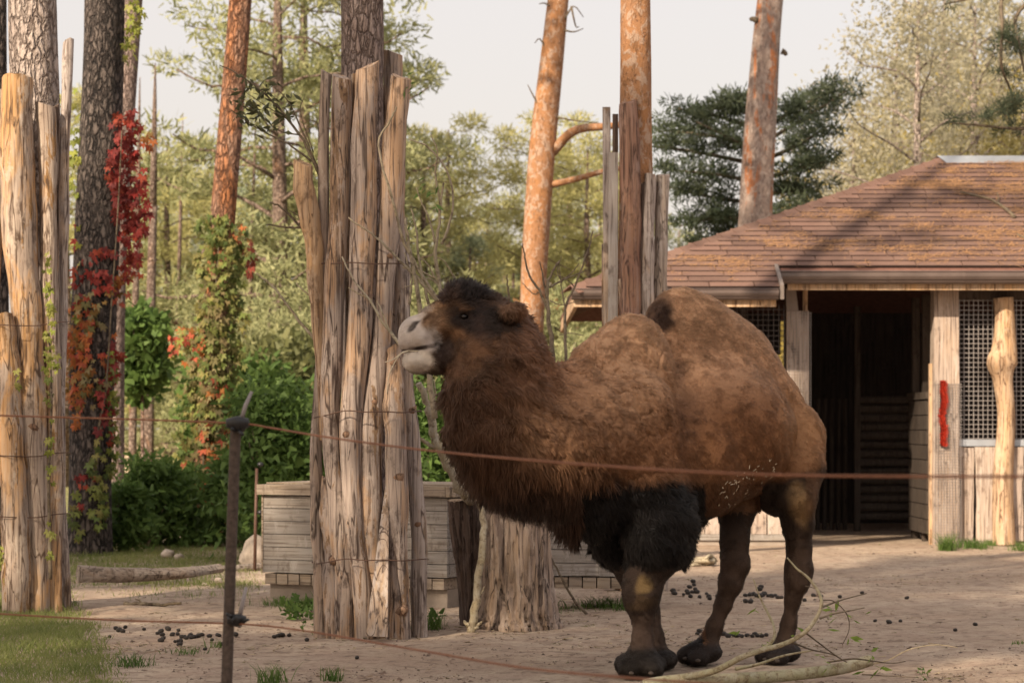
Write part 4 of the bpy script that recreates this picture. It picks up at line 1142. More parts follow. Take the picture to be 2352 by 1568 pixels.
# ------------------------------------------------------------------ branches
def twig_leaves(pts, n, size, tint, rr, spread=.05):
    v = []; f = []
    for _ in range(n):
        p = Vector(pts[rr.randrange(len(pts))]) + Vector((rr.uniform(-1, 1), rr.uniform(-1, 1), rr.uniform(-1, 1))) * spread
        d = Vector((rr.uniform(-1, 1), rr.uniform(-1, 1), rr.uniform(-1, .4))).normalized(); L = size * rr.uniform(.6, 1.3)
        s = d.cross(Vector((rr.uniform(-1, 1), rr.uniform(-1, 1), rr.uniform(-1, 1)))).normalized() * L * .16
        k = len(v); v += [p, p + d * L * .45 + s, p + d * L, p + d * L * .45 - s]; f.append((k, k + 1, k + 2, k + 3))
    return v, f

def branch(name, label, stems, D, mat, leaves=None, group=None, cat='branch', main_part='stem'):
    """stems: list of (list of (x, y[, depth offset]), r0, r1); first is the main stem"""
    def w(e): return P(e[0], e[1], D + (e[2] if len(e) > 2 else 0))
    b0 = w(stems[0][0][0])
    o = root(name, b0, label, cat, group)
    for i, (pa, r0, r1) in enumerate(stems):
        m = max(8, 4 * len(pa))
        q = smooth_path([tuple(w(e)) for e in pa], m)
        jit = np.random.default_rng(i + len(pa)).normal(0, 1, q.shape) * r0 * .22
        q = q + jit
        c = MB(); c.tube(list(q), np.linspace(r0, r1, m), 7 if r0 > .012 else 5, True, .08, i)
        hang(c.build(main_part if i == 0 else 'twig', MATS[mat], None, True), o)
    if leaves:
        rr = random.Random(len(stems)); pts = []
        for (pts_px, n, size, mt) in leaves:
            base = [tuple(w(e)) for e in pts_px]
            v, f = twig_leaves(base, n, size, None, rr)
            for k in range(n):
                c = MB(); c.add(v[4 * k:4 * k + 4], [(0, 1, 2, 3)]); hang(c.build('leaf', MATS[mt]), o)
    return o

branch('willow_pole', 'pale peeled willow pole with a forked foot leaning between the two stumps',
       [([(1080, 1458), (1092, 1390), (1104, 1300), (1110, 1230, .05), (1104, 1150, .1), (1090, 1090, .2)], .032, .022), ([(1083, 1450), (1072, 1432), (1066, 1425)], .02, .008), ([(1086, 1448), (1100, 1432), (1108, 1427)], .018, .006),
        ([(1106, 1362), (1114, 1344)], .01, .004)], 17.45, 'stick_pale')
branch('willow_branch', 'bent grey willow branch propped behind the stump and the camel throat',
       [([(1086, 1145), (1066, 1130), (1040, 1080), (1012, 1030), (995, 985), (982, 920), (962, 880)], .048, .026), ([(1012, 1030), (990, 1022), (968, 1008), (950, 1000)], .02, .012), ([(1060, 1125), (1075, 1100), (1062, 1050)], .02, .01),
        ([(986, 935), (1000, 905), (996, 870)], .012, .006), ([(975, 900), (990, 880), (985, 868)], .01, .005)], 18.0, 'stick_pale')
branch('willow_bundle', 'spray of bare willow rods standing beside the tied logs',
       [([(1000, 960), (975, 800), (955, 640), (940, 560), (930, 500)], .022, .008),
        ([(1010, 700), (960, 640), (905, 585), (862, 545), (800, 500)], .014, .005),
        ([(1030, 720), (980, 650), (930, 560), (905, 470), (870, 335), (900, 270), (912, 245)], .014, .006),
        ([(1020, 700), (1000, 600), (1005, 540), (1012, 480), (1016, 420)], .015, .007),
        ([(1016, 560), (1040, 480), (1030, 400), (985, 340), (940, 320)], .010, .005),
        ([(1012, 470), (1000, 400), (1005, 350), (990, 310)], .008, .004),
        ([(1000, 560), (985, 500), (970, 470), (955, 430)], .008, .004),
        ([(985, 700), (965, 610), (958, 540), (945, 480)], .012, .005),
        ([(1040, 690), (1010, 660), (985, 610), (960, 590)], .009, .004),
        ([(940, 700), (945, 640), (930, 580)], .010, .005),
        ([(1000, 640), (960, 620), (925, 615)], .008, .004), ([(1010, 655), (985, 640), (955, 650), (930, 660)], .007, .004),
        ([(1046, 640), (1020, 600), (1000, 590)], .006, .003), ([(1012, 560), (1030, 530), (1034, 505)], .006, .003)], 16.75, 'twig_willow',
       leaves=[([(945, 505), (975, 430), (1000, 425), (990, 460)], 16, .075, 'leaves_bush'), ([(945, 215), (950, 190), (940, 200)], 7, .06, 'leaves_bush')])
branch('willow_rod', 'pale willow rod leaning across the front of the tied logs',
       [([(925, 800), (880, 740), (850, 690), (815, 645), (785, 590)], .012, .005), ([(900, 770), (870, 700), (865, 690)], .006, .003), ([(855, 690), (820, 672), (800, 660)], .006, .003)], 16.7, 'stick_pale')
branch('willow_rod', 'dark willow twigs sticking out beside the tan leaning log',
       [([(735, 570), (718, 545), (690, 520), (650, 478), (620, 465)], .014, .005), ([(700, 524), (660, 522), (630, 518), (612, 515)], .009, .004), ([(715, 530), (690, 500), (665, 484)], .007, .003),
        ([(725, 480), (715, 462), (705, 450)], .008, .005)], 17.3, 'twig')
branch('willow_rod', 'thin bare rod pointing away from the tied logs over the bushes',
       [([(722, 778), (690, 740), (660, 700), (625, 655), (588, 628)], .012, .006), ([(726, 690), (700, 670), (680, 650)], .008, .004)], 17.3, 'stick_pale')
branch('willow_spray', 'fine leafy willow spray arching out over the creeper pine',
       [([(745, 430), (700, 330), (650, 260), (600, 210), (545, 170), (505, 150)], .012, .003), ([(735, 400), (690, 290), (660, 230), (630, 200)], .008, .003), ([(715, 370), (660, 330), (600, 300), (545, 265)], .008, .003),
        ([(690, 310), (640, 300), (580, 250), (530, 240)], .006, .002), ([(740, 380), (735, 330), (728, 270)], .007, .002), ([(670, 280), (620, 250), (560, 210)], .005, .002), ([(720, 350), (690, 260), (700, 220)], .005, .002)], 17.3, 'twig',
       leaves=[([(600, 210), (575, 190), (555, 270), (560, 215), (620, 240), (640, 290), (590, 255), (620, 200), (540, 240), (560, 280), (600, 300), (660, 230), (650, 260), (575, 240)], 170, .085, 'leaves_olive')])
branch('bare_shrub', 'bare spiky shrub behind the camel between head and hump',
       [([(1272, 840), (1262, 740), (1258, 690), (1262, 640), (1285, 600)], .022, .008), ([(1262, 720), (1240, 670), (1215, 630), (1205, 590), (1200, 560)], .014, .005), ([(1258, 700), (1248, 640), (1240, 600)], .010, .004),
        ([(1300, 835), (1298, 760), (1300, 700), (1320, 660), (1345, 590), (1362, 530)], .015, .005), ([(1300, 720), (1290, 660), (1285, 610)], .008, .003), ([(1262, 660), (1300, 640), (1340, 625)], .010, .004), ([(1270, 655), (1310, 630), (1330, 605)], .007, .003),
        ([(1320, 660), (1300, 640), (1270, 630)], .006, .003), ([(1262, 690), (1290, 700), (1335, 690)], .006, .003), ([(1310, 810), (1330, 830), (1345, 835)], .006, .003), ([(1290, 650), (1280, 620), (1290, 590)], .006, .003), ([(1240, 670), (1225, 675), (1200, 650)], .006, .003),
        ([(1285, 770), (1310, 765), (1340, 770)], .005, .003), ([(1170, 690), (1166, 655), (1164, 630)], .010, .005)], 20.5, 'twig', cat='shrub')
branch('dry_stick', 'thin dark stick leaning on the plank box beside the big stump',
       [([(1348, 1410), (1325, 1385), (1302, 1350), (1285, 1315), (1265, 1280)], .012, .008)], 19.2, 'twig')
# ------------------------------------------------------------------ fence
DP = 9.0
post = root('fence_post', (P(520, 1568, DP).x, DP, 0), 'rough brown fence rod with black insulators holding the wires', 'fence post')
c = MB(); c.tube([(P(512, 1896, DP).x, DP, -.2), tuple(P(521, 1568, DP)), tuple(P(530, 1300, DP)), tuple(P(541, 1000, DP)), tuple(P(543, 975, DP))], [.0215, .0215, .021, .0205, .02], 14, True, .03, 2)
hang(c.build('rod', MATS['rod_brown'], None, True), post)
for (x, y, s) in ((547, 976, 1.0), (545, 1425, .8)):
    p = P(x, y, DP - .02)
    c = MB(); rr = random.Random(int(y))
    c.tube([p + Vector((-.034 * s, 0, -.012)), p + Vector((-.03 * s, 0, 0)), p + Vector((.0, -.008, .004)), p + Vector((.03 * s, 0, 0)), p + Vector((.036 * s, 0, -.008))], [.012 * s, .026 * s, .03 * s, .026 * s, .012 * s], 12, True, .12, 5)
    ins = hang(c.build('insulator', MATS['plastic_black'], None, True), post)
    for k in range(3):
        c = MB(); a = rr.uniform(0, 6)
        q = p + Vector((math.cos(a) * .02, -.02, math.sin(a) * .02))
        c.tube([q, q + Vector((rr.uniform(-.03, .03), -.015, rr.uniform(-.03, .03)))], [.008, .005], 6, True); hang(c.build('wire_knot', MATS['plastic_black'], None, True), ins)
    c = MB(); c.tube([p + Vector((.012, .0, .02)), p + Vector((.026, .0, .07)), p + Vector((.05, .005, .125))] if y < 1000 else [p + Vector((.01, 0, .02)), p + Vector((.02, 0, .07)), p + Vector((.032, 0, .125))], [.009, .008, .006], 7, True)
    hang(c.build('cable_tie', MATS['tie_grey'], None, True), post)

def wire(label, pts, r, mat):
    q = smooth_path([(*P(x, y, D), r_) for (x, y, D, r_) in pts], 60)
    o = MB(); o.tube([p[:3] for p in q], [p[3] * r for p in q], 7, True)
    o = o.build('fence_wire', MATS[mat], None, True)
    return tag(o, label, 'wire', 'fence wires')
wire('upper rust brown fence wire passing in front of the camel', [(-400, 940, 9.6, 1), (0, 954, 9.3, 1), (280, 962, 9.1, 1), (545, 972, DP - .02, 1), (620, 982, 8.9, 1), (760, 1005, 8.4, 1.0), (1000, 1036, 7.6, 1.), (1300, 1063, 6.9, 1), (1600, 1083, 6.3, 1), (1880, 1092, 6.0, 1), (2352, 1094, 5.5, 1), (2700, 1090, 5.2, 1)], .0036, 'rope_orange')
wire('lower rust brown fence wire near the ground', [(-400, 1385, 9.6, 1), (0, 1409, 9.3, 1), (280, 1424, 9.1, 1), (545, 1432, DP - .03, 1), (700, 1448, 8.6, 1), (960, 1492, 7.8, 1), (1200, 1532, 7.1, 1), (1450, 1556, 6.6, 1), (1800, 1580, 6.1, 1), (2352, 1600, 5.5, 1)], .0036, 'rope_orange')
p2 = root('fence_post', GP(585, 1312), 'thin rusty rod post beside the plank planter', 'fence post')
c = MB(); c.tube([P(585, 1318, 24.8), P(587, 1200, 24.8), P(590, 1075, 24.8)], [.018, .017, .016], 10, True, .03, 1); hang(c.build('rod', MATS['wire_rust'], None, True), p2)
for x, y in ((598, 1066), (598, 1176)):
    c = MB(); p = P(x, y, 24.78); c.tube([p + Vector((-.03, 0, 0)), p, p + Vector((.03, 0, 0))], [.012, .028, .014], 10, True, .1, 2); hang(c.build('insulator', MATS['plastic_black'], None, True), p2)
# ------------------------------------------------------------------ creepers
def creeper_leaf():
    c = MB()
    for a, L in ((0, 1.0), (.75, .86), (-.75, .86), (1.55, .6), (-1.55, .6)):
        d = Vector((math.sin(a), 0, -math.cos(a))); s = Vector((math.cos(a), 0, math.sin(a)))
        k = Vector((0, -.10, 0)); W = .21
        p = [d * .06, d * L * .42 + s * W * L, d * L * .5 + k * .6, d * L * .42 - s * W * L, d * L + k * -.6, d * L * .75 + s * W * .62 * L, d * L * .75 - s * W * .62 * L]
        c.add(p, [(0, 1, 2), (0, 2, 3), (1, 5, 2), (3, 2, 6), (2, 5, 4), (2, 4, 6)])
    o = c.build('leaf', MATS['leaf_vine']); me = o.data; bpy.data.objects.remove(o); return me
LEAF = creeper_leaf()

def creeper(label, D, spots, size, parts=250, stems=(), seed=1, axis=None, rad=.26, mult=1.4):
    """spots: (x, y, rx, ry, count, [colours]); leaves wrap the trunk whose middle line is axis(y)"""
    rr = random.Random(seed)
    o = root('creeper_vine', P(spots[0][0], 1250, D) * Vector((1, 1, 0)) if False else Vector((P(spots[0][0], 900, D).x, D, 0)), label, 'vine')
    for k, pa in enumerate(stems):
        q = smooth_path([tuple(P(x, y, D - rad - .02)) for x, y in pa], 24)
        c = MB(); c.tube(list(q), np.linspace(.016, .008, 24), 6, True, .1, k); hang(c.build('stem', MATS['twig'], None, True), o)
    todo = []
    for (x, y, rx, ry, n, cols) in spots:
        for _ in range(int(n * mult)):
            a = rr.random() * 6.28; q = math.sqrt(rr.random())
            px, py = x + math.cos(a) * q * rx, y + math.sin(a) * q * ry
            c0 = rr.choice(cols); j = rr.uniform(.7, 1.35)
            ax = axis(py); off = (px - ax) / F * D
            dep = D - (math.sqrt(max(0, rad * rad - off * off)) if abs(off) < rad else 0) - rr.uniform(.02, .13)
            s = size * rr.uniform(.55, 1.15)
            todo.append((P(px, py, dep), s, (c0[0] * j, c0[1] * j, c0[2] * j, 1), (rr.uniform(-.7, .5), rr.uniform(-.5, .5), rr.uniform(-1.0, 1.0) + off * 1.2)))
    todo.sort(key=lambda t: -t[1])
    vs = []; fs = []; cs = []
    lv = np.array([v.co for v in LEAF.vertices]); lf = np.array([tuple(p.vertices) for p in LEAF.polygons])
    for i, (p, s, col, rot) in enumerate(todo):
        if i < parts:
            l = bpy.data.objects.new('leaf', LEAF); COL.objects.link(l); l.location = p; l.scale = (s, s, s); l.rotation_euler = rot; l.color = col; hang(l, o)
        else:
            from mathutils import Euler
            M = np.array(Euler(rot).to_matrix()) * s
            k = sum(len(a) for a in vs[:0]) + len(vs) * len(lv)
            vs.append(lv @ M.T + np.array(p)); fs.append(lf + k); cs.append(np.tile(col[:3], (len(lv), 1)))
    if vs:
        l = np_mesh('leaves', np.concatenate(vs), np.concatenate(fs), MATS['leaf_tint'], None, False, np.concatenate(cs)); l['kind'] = 'stuff'; hang(l, o)
    return o
RED = [(.28, .035, .03), (.22, .03, .028), (.32, .06, .035), (.19, .035, .035), (.26, .045, .04)]
ORG = [(.40, .13, .04), (.30, .12, .035), (.34, .07, .04), (.22, .13, .04), (.42, .10, .05)]
GRN = [(.14, .18, .045), (.19, .22, .06), (.10, .14, .04), (.24, .22, .07), (.16, .17, .05)]
YGR = [(.28, .30, .06), (.22, .26, .05), (.33, .33, .10)]
OLV = [(.17, .15, .06), (.22, .17, .08), (.14, .13, .05), (.25, .21, .10)]
creeper('red autumn creeper climbing the thick dark pine', 28.0,
        [(290, 290, 36, 40, 26, RED), (285, 350, 42, 40, 30, RED), (300, 420, 44, 50, 44, RED), (305, 490, 46, 55, 60, RED), (300, 560, 30, 40, 20, RED), (340, 320, 14, 26, 8, ORG), (262, 400, 22, 60, 14, RED),
         (240, 610, 36, 46, 16, RED), (300, 615, 28, 30, 18, ORG + RED), (225, 650, 50, 34, 18, RED), (275, 660, 26, 40, 14, ORG), (200, 720, 46, 50, 34, ORG + OLV), (175, 790, 34, 60, 42, ORG), (185, 870, 34, 50, 26, ORG), (250, 800, 20, 50, 12, RED + ORG), (172, 940, 18, 40, 10, ORG),
         (248, 905, 22, 60, 18, RED), (262, 830, 18, 40, 10, RED), (215, 880, 30, 60, 12, OLV), (240, 985, 20, 40, 8, RED), (195, 1100, 22, 16, 5, RED), (185, 1165, 10, 10, 2, RED), (228, 1110, 24, 110, 46, GRN), (258, 960, 12, 160, 40, GRN + YGR), (175, 1180, 16, 60, 12, GRN), (178, 620, 10, 120, 16, RED + YGR), (172, 330, 12, 140, 20, YGR),
         (310, 40, 20, 40, 16, YGR), (300, 120, 20, 40, 10, YGR)],
        .10, parts=290, stems=[[(215, 1120), (222, 1010), (238, 930), (246, 860), (256, 700), (270, 500), (280, 300)], [(205, 1130), (225, 1060), (232, 980)]], seed=3, axis=lambda y: 213 + (800 - y) * .038)
creeper('green and orange creeper wrapping the leaning reddish pine', 31.7,
        [(500, 520, 50, 34, 46, GRN), (505, 600, 54, 60, 80, GRN), (560, 560, 24, 50, 22, ORG + GRN), (575, 590, 12, 40, 12, [(.33, .10, .07), (.28, .07, .05)]), (500, 700, 52, 70, 84, GRN + OLV), (545, 720, 24, 80, 26, GRN), (490, 800, 60, 70, 110, GRN + OLV), (530, 830, 36, 60, 34, GRN), (440, 790, 36, 50, 26, YGR + ORG), (410, 790, 26, 40, 14, ORG + YGR),
         (485, 880, 60, 60, 90, OLV + GRN), (490, 890, 30, 30, 12, ORG), (480, 960, 60, 70, 90, OLV + GRN), (425, 970, 36, 70, 30, GRN), (490, 1020, 40, 60, 50, OLV + ORG), (470, 1090, 60, 60, 60, OLV + ORG), (425, 1090, 30, 60, 30, YGR + GRN), (485, 1140, 40, 40, 34, ORG), (470, 1200, 46, 40, 34, GRN + ORG), (515, 1190, 24, 40, 14, RED + ORG), (436, 1190, 12, 12, 3, ORG)],
        .108, parts=290, stems=[[(462, 1240), (470, 1000), (490, 760), (505, 520)], [(480, 1240), (498, 1000), (500, 800)]], seed=5, axis=lambda y: 468 + (1240 - y) * .06, rad=.2)
creeper('small bright green vine strand on the sunlit logs', 19.35, [(108, 640, 8, 60, 10, YGR), (112, 740, 12, 50, 12, YGR), (118, 830, 16, 40, 12, YGR), (112, 900, 8, 60, 6, GRN), (116, 1040, 8, 90, 8, YGR), (118, 1240, 8, 60, 6, YGR), (12, 1285, 16, 50, 22, YGR), (38, 870, 4, 40, 4, YGR)], .062, parts=90,
        stems=[[(116, 1330), (112, 1100), (118, 900), (105, 640)]], seed=8, axis=lambda y: 100, rad=.22)

# ------------------------------------------------------------------ bushes
def bush(name, label, x, D, rx, h, mat, n, per, size, seed, group=None, zc=.5, cat='bush', aspect=1.7, ry=None):
    rr = random.Random(seed); X = (x - CX) / F * D
    o = root(name, (X, D, 0), label, cat, group)
    cen = []; rad = []; mb = MB()
    ry = ry or rx
    for i in range(n):
        a = rr.random() * 6.28; q = math.sqrt(rr.random()); t = rr.random() ** .8
        p = Vector((math.cos(a) * q * rx * (1.05 - .45 * t), math.sin(a) * q * ry * (1.05 - .45 * t), h * (.04 + .92 * t)))
        cen.append(tuple(p)); rad.append(h * .17 * rr.uniform(.6, 1.3))
        if i % 6 == 0: mb.tube([(p.x * .15, p.y * .15, -.03), (p.x * .5, p.y * .5, p.z * .5), tuple(p)], [.014, .01, .005], 5, False)
    v, f = leaf_cloud(cen, rad, per, size, aspect, .85, seed, -.1)
    v[:, 2] = np.maximum(v[:, 2], .01)
    np_mesh('foliage', v, f, MATS[mat], o); mb.build('stems', MATS['twig'], o)
    return o
bush('leafy_bush', 'bright green bush behind the plank planter and the thin rod post', 640, 26.5, .62, 1.95, 'leaves_bush', 110, 40, .085, 61)
bush('leafy_bush', 'dense green bush just behind the tied logs', 720, 27.5, .7, 1.8, 'leaves_bush', 110, 40, .085, 62)
bush('leafy_bush', 'green bush seen between the tied logs and the camel throat', 990, 26.0, .55, 1.9, 'leaves_bush', 100, 40, .085, 63)
bush('leafy_bush', 'low dark green bush between the two creeper pines', 330, 30.0, .65, 1.05, 'leaves_bush', 90, 42, .085, 64)
bush('leafy_bush', 'dark green bush at the foot of the vine wrapped pine', 405, 30.8, .55, .95, 'leaves_bush', 70, 42, .085, 65)
bush('leafy_bush', 'low bush beside the thick dark pine root', 285, 28.6, .4, .75, 'leaves_bush', 60, 40, .08, 66)
bush('leafy_bush', 'dim bush filling the gap left of the thin rod post', 550, 30.0, .5, 1.15, 'leaves_bush', 70, 42, .09, 67)
for x, D, h, m in ((560, 40, 2.6, 'leaves_bush'), (640, 42, 3.0, 'leaves_olive2'), (700, 41, 2.8, 'leaves_olive2'), (980, 40, 2.7, 'leaves_olive2'), (1060, 41, 2.9, 'leaves_olive2'), (1330, 40, 2.2, 'leaves_bright'), (1290, 42, 2.0, 'leaves_bright')):
    bush('wood_edge_bush', 'tall loose bush along the edge of the wood', x, D, 1.2, h, m, 70, 60, .14, int(x), group='bushes along the wood edge')
# little maple between the creepers
def maple():
    D = 36.0; o = root('young_maple', G((325 - CX) / F * D, D), 'young maple with a round green crown between the two creeper pines', 'tree')
    rr = random.Random(3); cen = []; rad = []; mb = MB()
    for i in range(60):
        a = rr.random() * 6.28; q = math.sqrt(rr.random())
        p = P(325 + math.cos(a) * q * 52, 815 + math.sin(a) * q * 100, D + rr.uniform(-.5, .5)); cen.append(tuple(p)); rad.append(.15 * rr.uniform(.7, 1.4))
        if i % 8 == 0: mb.tube([P(327, 900, D), P(327, 900, D).lerp(p, .5), p], [.016, .012, .006], 5, False)
    v, f = leaf_cloud(cen, rad, 46, .13, 1.25, .9, 9, -.3)
    hang(np_mesh('crown', v, f, MATS['leaves_bush']), o); hang(mb.build('limb', MATS['twig']), o)
    c = MB(); c.tube([P(328, 1215, D), P(327, 1000, D), P(327, 880, D)], [.035, .03, .025], 8, True, .05, 1); hang(c.build('trunk', MATS['bark_mid'], None, True), o)
maple()

# far sunlit wall with rail
far = root('far_wall', (P(310, 1100, 58).x, 58, 0), 'pale sunlit wall glimpsed beyond the creepers', 'wall')
c = MB(); c.box((P(215, 0, 58).x, 58, -.05), (P(400, 0, 58).x, 58.3, P(0, 1030, 58).z)); hang(c.build('wall', MATS['wall_far']), far)
c = MB(); c.box((P(205, 0, 58).x, 57.9, P(0, 1030, 58).z + .003), (P(410, 0, 58).x, 58.4, P(0, 1018, 58).z)); hang(c.build('coping', MATS['concrete_pale']), far)
rail = root('rail_fence', (P(310, 1100, 47).x, 47, 0), 'dark green rail fence in front of the pale wall', 'fence')
c = MB(); c.tube([P(210, 1096, 47), P(310, 1095, 47), P(420, 1095, 47)], .035, 8, True); hang(c.build('rail', MATS['rail_green'], None, True), rail)
for x in (215, 415):
    c = MB(); c.tube([P(x, 1160, 47), P(x, 1085, 47)], .035, 8, True); hang(c.build('post', MATS['rail_green'], None, True), rail)

# ------------------------------------------------------------------ grass, weeds, litter
def grass_mask(x, y):
    """density of grass at ground points, arrays"""
    D = y; px = CX + F * x / D; py = HY + F * CH / D
    p = np.stack([x, y, np.zeros_like(x)], 1)
    n = vnoise(p, 2.3, 21) * .5 + vnoise(p, 6, 22) * .5
    edge = np.interp(py, [1300, 1375, 1400, 1440, 1480, 1520, 1568, 1700], [200, 190, 205, 235, 250, 275, 300, 320])
    m = np.clip((edge - px) / 70 + n * .9, 0, 1)
    band = np.exp(-((py - 1340) / 22) ** 2) * np.clip((620 - px) / 60, 0, 1) * np.clip(.5 + n * 1.4, 0, 1)
    band2 = np.exp(-((py - 1285) / 40) ** 2) * np.clip((600 - px) / 80, 0, 1) * .8
    return np.maximum(np.maximum(m, band), band2)

def blades(name, pts, hmin, hmax, w, mat, lean=.5, mul=1.0):
    n = len(pts); a = NR.uniform(0, 6.28, n); h = NR.uniform(hmin, hmax, n) * mul
    L = h * NR.uniform(.1, lean * 1.6, n); b = NR.uniform(0, 6.28, n)
    sx, sy = np.cos(b) * w * .5, np.sin(b) * w * .5; dx, dy = np.cos(a) * L, np.sin(a) * L
    x, y, z = pts.T
    v = np.stack([np.stack([x - sx, y - sy, z], 1), np.stack([x + sx, y + sy, z], 1),
                  np.stack([x + dx * .4 + sx * .8, y + dy * .4 + sy * .8, z + h * .6], 1), np.stack([x + dx * .4 - sx * .8, y + dy * .4 - sy * .8, z + h * .6], 1),
                  np.stack([x + dx, y + dy, z + h], 1)], 1).reshape(-1, 3)
    k = np.arange(n)[:, None] * 5
    f = np.concatenate([k + np.array([[0, 1, 2]]), k + np.array([[0, 2, 3]]), k + np.array([[3, 2, 4]])])
    o = np_mesh(name, v, f, MATS[mat]); return o

def grass():
    x = NR.uniform(-9, -.3, 420000); y = NR.uniform(12.2, 32, 420000)
    m = grass_mask(x, y); vis = (CX + F * x / y) > -60
    keep = vis & (NR.random(len(x)) < m * np.where(y < 20, .9, .55)) & (m > .05)
    x, y = x[keep], y[keep]
    pts = np.stack([x, y, gz(x, y) - .004], 1)
    near = y < 19
    hh = .5 + .5 * vnoise(pts, 3.0, 77) + .25 * vnoise(pts, 9.0, 78)
    o = blades('grass', pts, .022, .06, .0055, 'grass_blades', .9, np.clip(.6 + 1.1 * hh, .5, 2.2))
    tag(o, 'short patchy grass in the yard corner by the sunlit logs', 'grass', kind='stuff')
    # single tufts
    P_ = []
    tufts = [(620, 1568, 26, .06, 90, .14), (765, 1562, 20, .05, 60, .11), (300, 1530, 40, .10, 120, .10), (430, 1500, 40, .1, 60, .07), (500, 1480, 26, .06, 40, .08), (990, 1440, 26, .10, 140, .16), (2175, 1262, 14, .10, 260, .26), (2230, 1258, 40, .2, 420, .14), (2350, 1262, 20, .15, 200, .15), (1390, 1395, 60, .25, 260, .12),
             (2275, 1252, 20, .12, 120, .1), (1430, 1405, 20, .1, 60, .1), (690, 1395, 50, .2, 160, .1), (640, 1390, 40, .2, 160, .09), (2020, 1250, 5, .05, 5, .05), (2345, 1475, 16, .06, 40, .04), (1290, 1400, 40, .2, 60, .06), (780, 1452, 40, .12, 120, .07)]
    for (px, py, rx, rz_, n, h) in tufts:
        g = GP(px, py); sc = g.y / F
        t = np.stack([g.x + NR.normal(0, rx * sc * .6, n), g.y + NR.normal(0, rz_ * .6, n)], 1)
        P_.append((np.stack([t[:, 0], t[:, 1], gz(t[:, 0], t[:, 1]) - .004], 1), h))
    for pts, h in P_:
        o = blades('grass_tuft', pts, h * .35, h, .006, 'grass_tuft', .7)
        c0 = pts.mean(0)
        tag(o, 'small tuft of green grass growing from the dirt', 'grass', 'grass tufts on the dirt', kind='stuff')
grass()

def weeds():
    """broad leaved weeds at the foot of the tied logs"""
    for (px, py, rx, n, s, mat, lab) in ((700, 1420, 40, 90, .05, 'leaves_bush', 'leafy weed at the foot of the tied logs beside the planter'), (790, 1452, 70, 130, .034, 'leaves_bush', 'low creeping weeds along the front foot of the tied logs'),
                                         (1000, 1432, 16, 30, .05, 'leaves_bush', 'weed beside the grey foot log'), (690, 1405, 50, 60, .06, 'leaves_bush', 'broad leaved weed beside the planter block'), (30, 1290, 26, 60, .07, 'leaves_bright', 'pale weeds beside the sunlit logs'), (2120, 1560, 1, 3, .02, 'leaves_bush', 'stray green leaf scrap on the dirt')):
        g = GP(px, py); sc = g.y / F
        C = [(g.x + NR.normal(0, rx * sc * .5), g.y + NR.normal(0, .05), .012 + abs(NR.normal(0, s * .8))) for _ in range(max(3, n // 6))]
        v, f = leaf_cloud(C, [s * 1.3] * len(C), 6, s, 1.5, .8, int(px))
        v[:, 2] = np.maximum(v[:, 2], .002)
        o = np_mesh('weed_patch', v, f, MATS[mat]); tag(o, lab, 'weeds', kind='stuff')
weeds()

def litter():
    n = 20000
    py = NR.uniform(1255, 1600, n); px = NR.uniform(180, 2400, n)
    D = CH * F / (py - HY); x = (px - CX) / F * D
    q = np.stack([x, D, np.zeros(n)], 1); ok = (vnoise(q, 1.1, 31) + vnoise(q, 3.5, 32) * .6 + NR.normal(0, .3, n)) > .25
    x, D = x[ok], D[ok]; n = len(x); z = gz(x, D) + .006
    a = NR.uniform(0, 6.28, n); L = NR.gamma(1.6, .018, n) + .01; w = NR.uniform(.0015, .0045, n)
    dx, dy = np.cos(a) * L, np.sin(a) * L; sx, sy = -np.sin(a) * w, np.cos(a) * w
    v = np.stack([np.stack([x - sx, D - sy, z], 1), np.stack([x + sx, D + sy, z], 1), np.stack([x + dx + sx * .6, D + dy + sy * .6, z + NR.uniform(0, .01, n)], 1), np.stack([x + dx - sx * .6, D + dy - sy * .6, z + .002], 1)], 1).reshape(-1, 3)
    pal = np.array([(.50, .40, .26), (.30, .21, .13), (.11, .075, .05), (.56, .47, .36), (.17, .16, .06), (.08, .055, .04)])
    c = np.repeat(pal[NR.integers(0, len(pal), n)], 4, axis=0)
    o = np_mesh('ground_litter', v, np.arange(4 * n).reshape(-1, 4), MATS['leaf_tint'], None, False, c)
    tag(o, 'straw bits and wood scraps strewn over the dirt', 'litter', kind='stuff')
    # earth crumbs
    n = 14000
    py = NR.uniform(1255, 1600, n); px = NR.uniform(180, 2400, n); D = CH * F / (py - HY); x = (px - CX) / F * D
    q = np.stack([x, D, np.zeros(n)], 1); ok = (vnoise(q, .9, 41) + vnoise(q, 2.7, 42) * .7) > .1
    x, D = x[ok], D[ok]; n = len(x); z = gz(x, D)
    s = NR.gamma(1.4, .0032, n) + .0025
    base = np.array([(1, 0, 0), (-.5, .87, 0), (-.5, -.87, 0), (0, 0, .6)])
    v = (np.stack([x, D, z], 1)[:, None, :] + base[None] * s[:, None, None] * NR.uniform(.6, 1.4, (n, 4, 3))).reshape(-1, 3)
    k = np.arange(n)[:, None] * 4
    f = np.concatenate([k + np.array([[0, 1, 3]]), k + np.array([[1, 2, 3]]), k + np.array([[2, 0, 3]])])
    pal = np.array([(.30, .21, .16), (.22, .15, .11), (.45, .35, .28), (.13, .09, .07)])
    o = np_mesh('earth_crumbs', v, f, MATS['leaf_tint'], None, False, np.repeat(pal[NR.integers(0, 4, n)], 4, axis=0))
    tag(o, 'loose crumbs of earth over the trodden dirt', 'earth', kind='stuff')
litter()

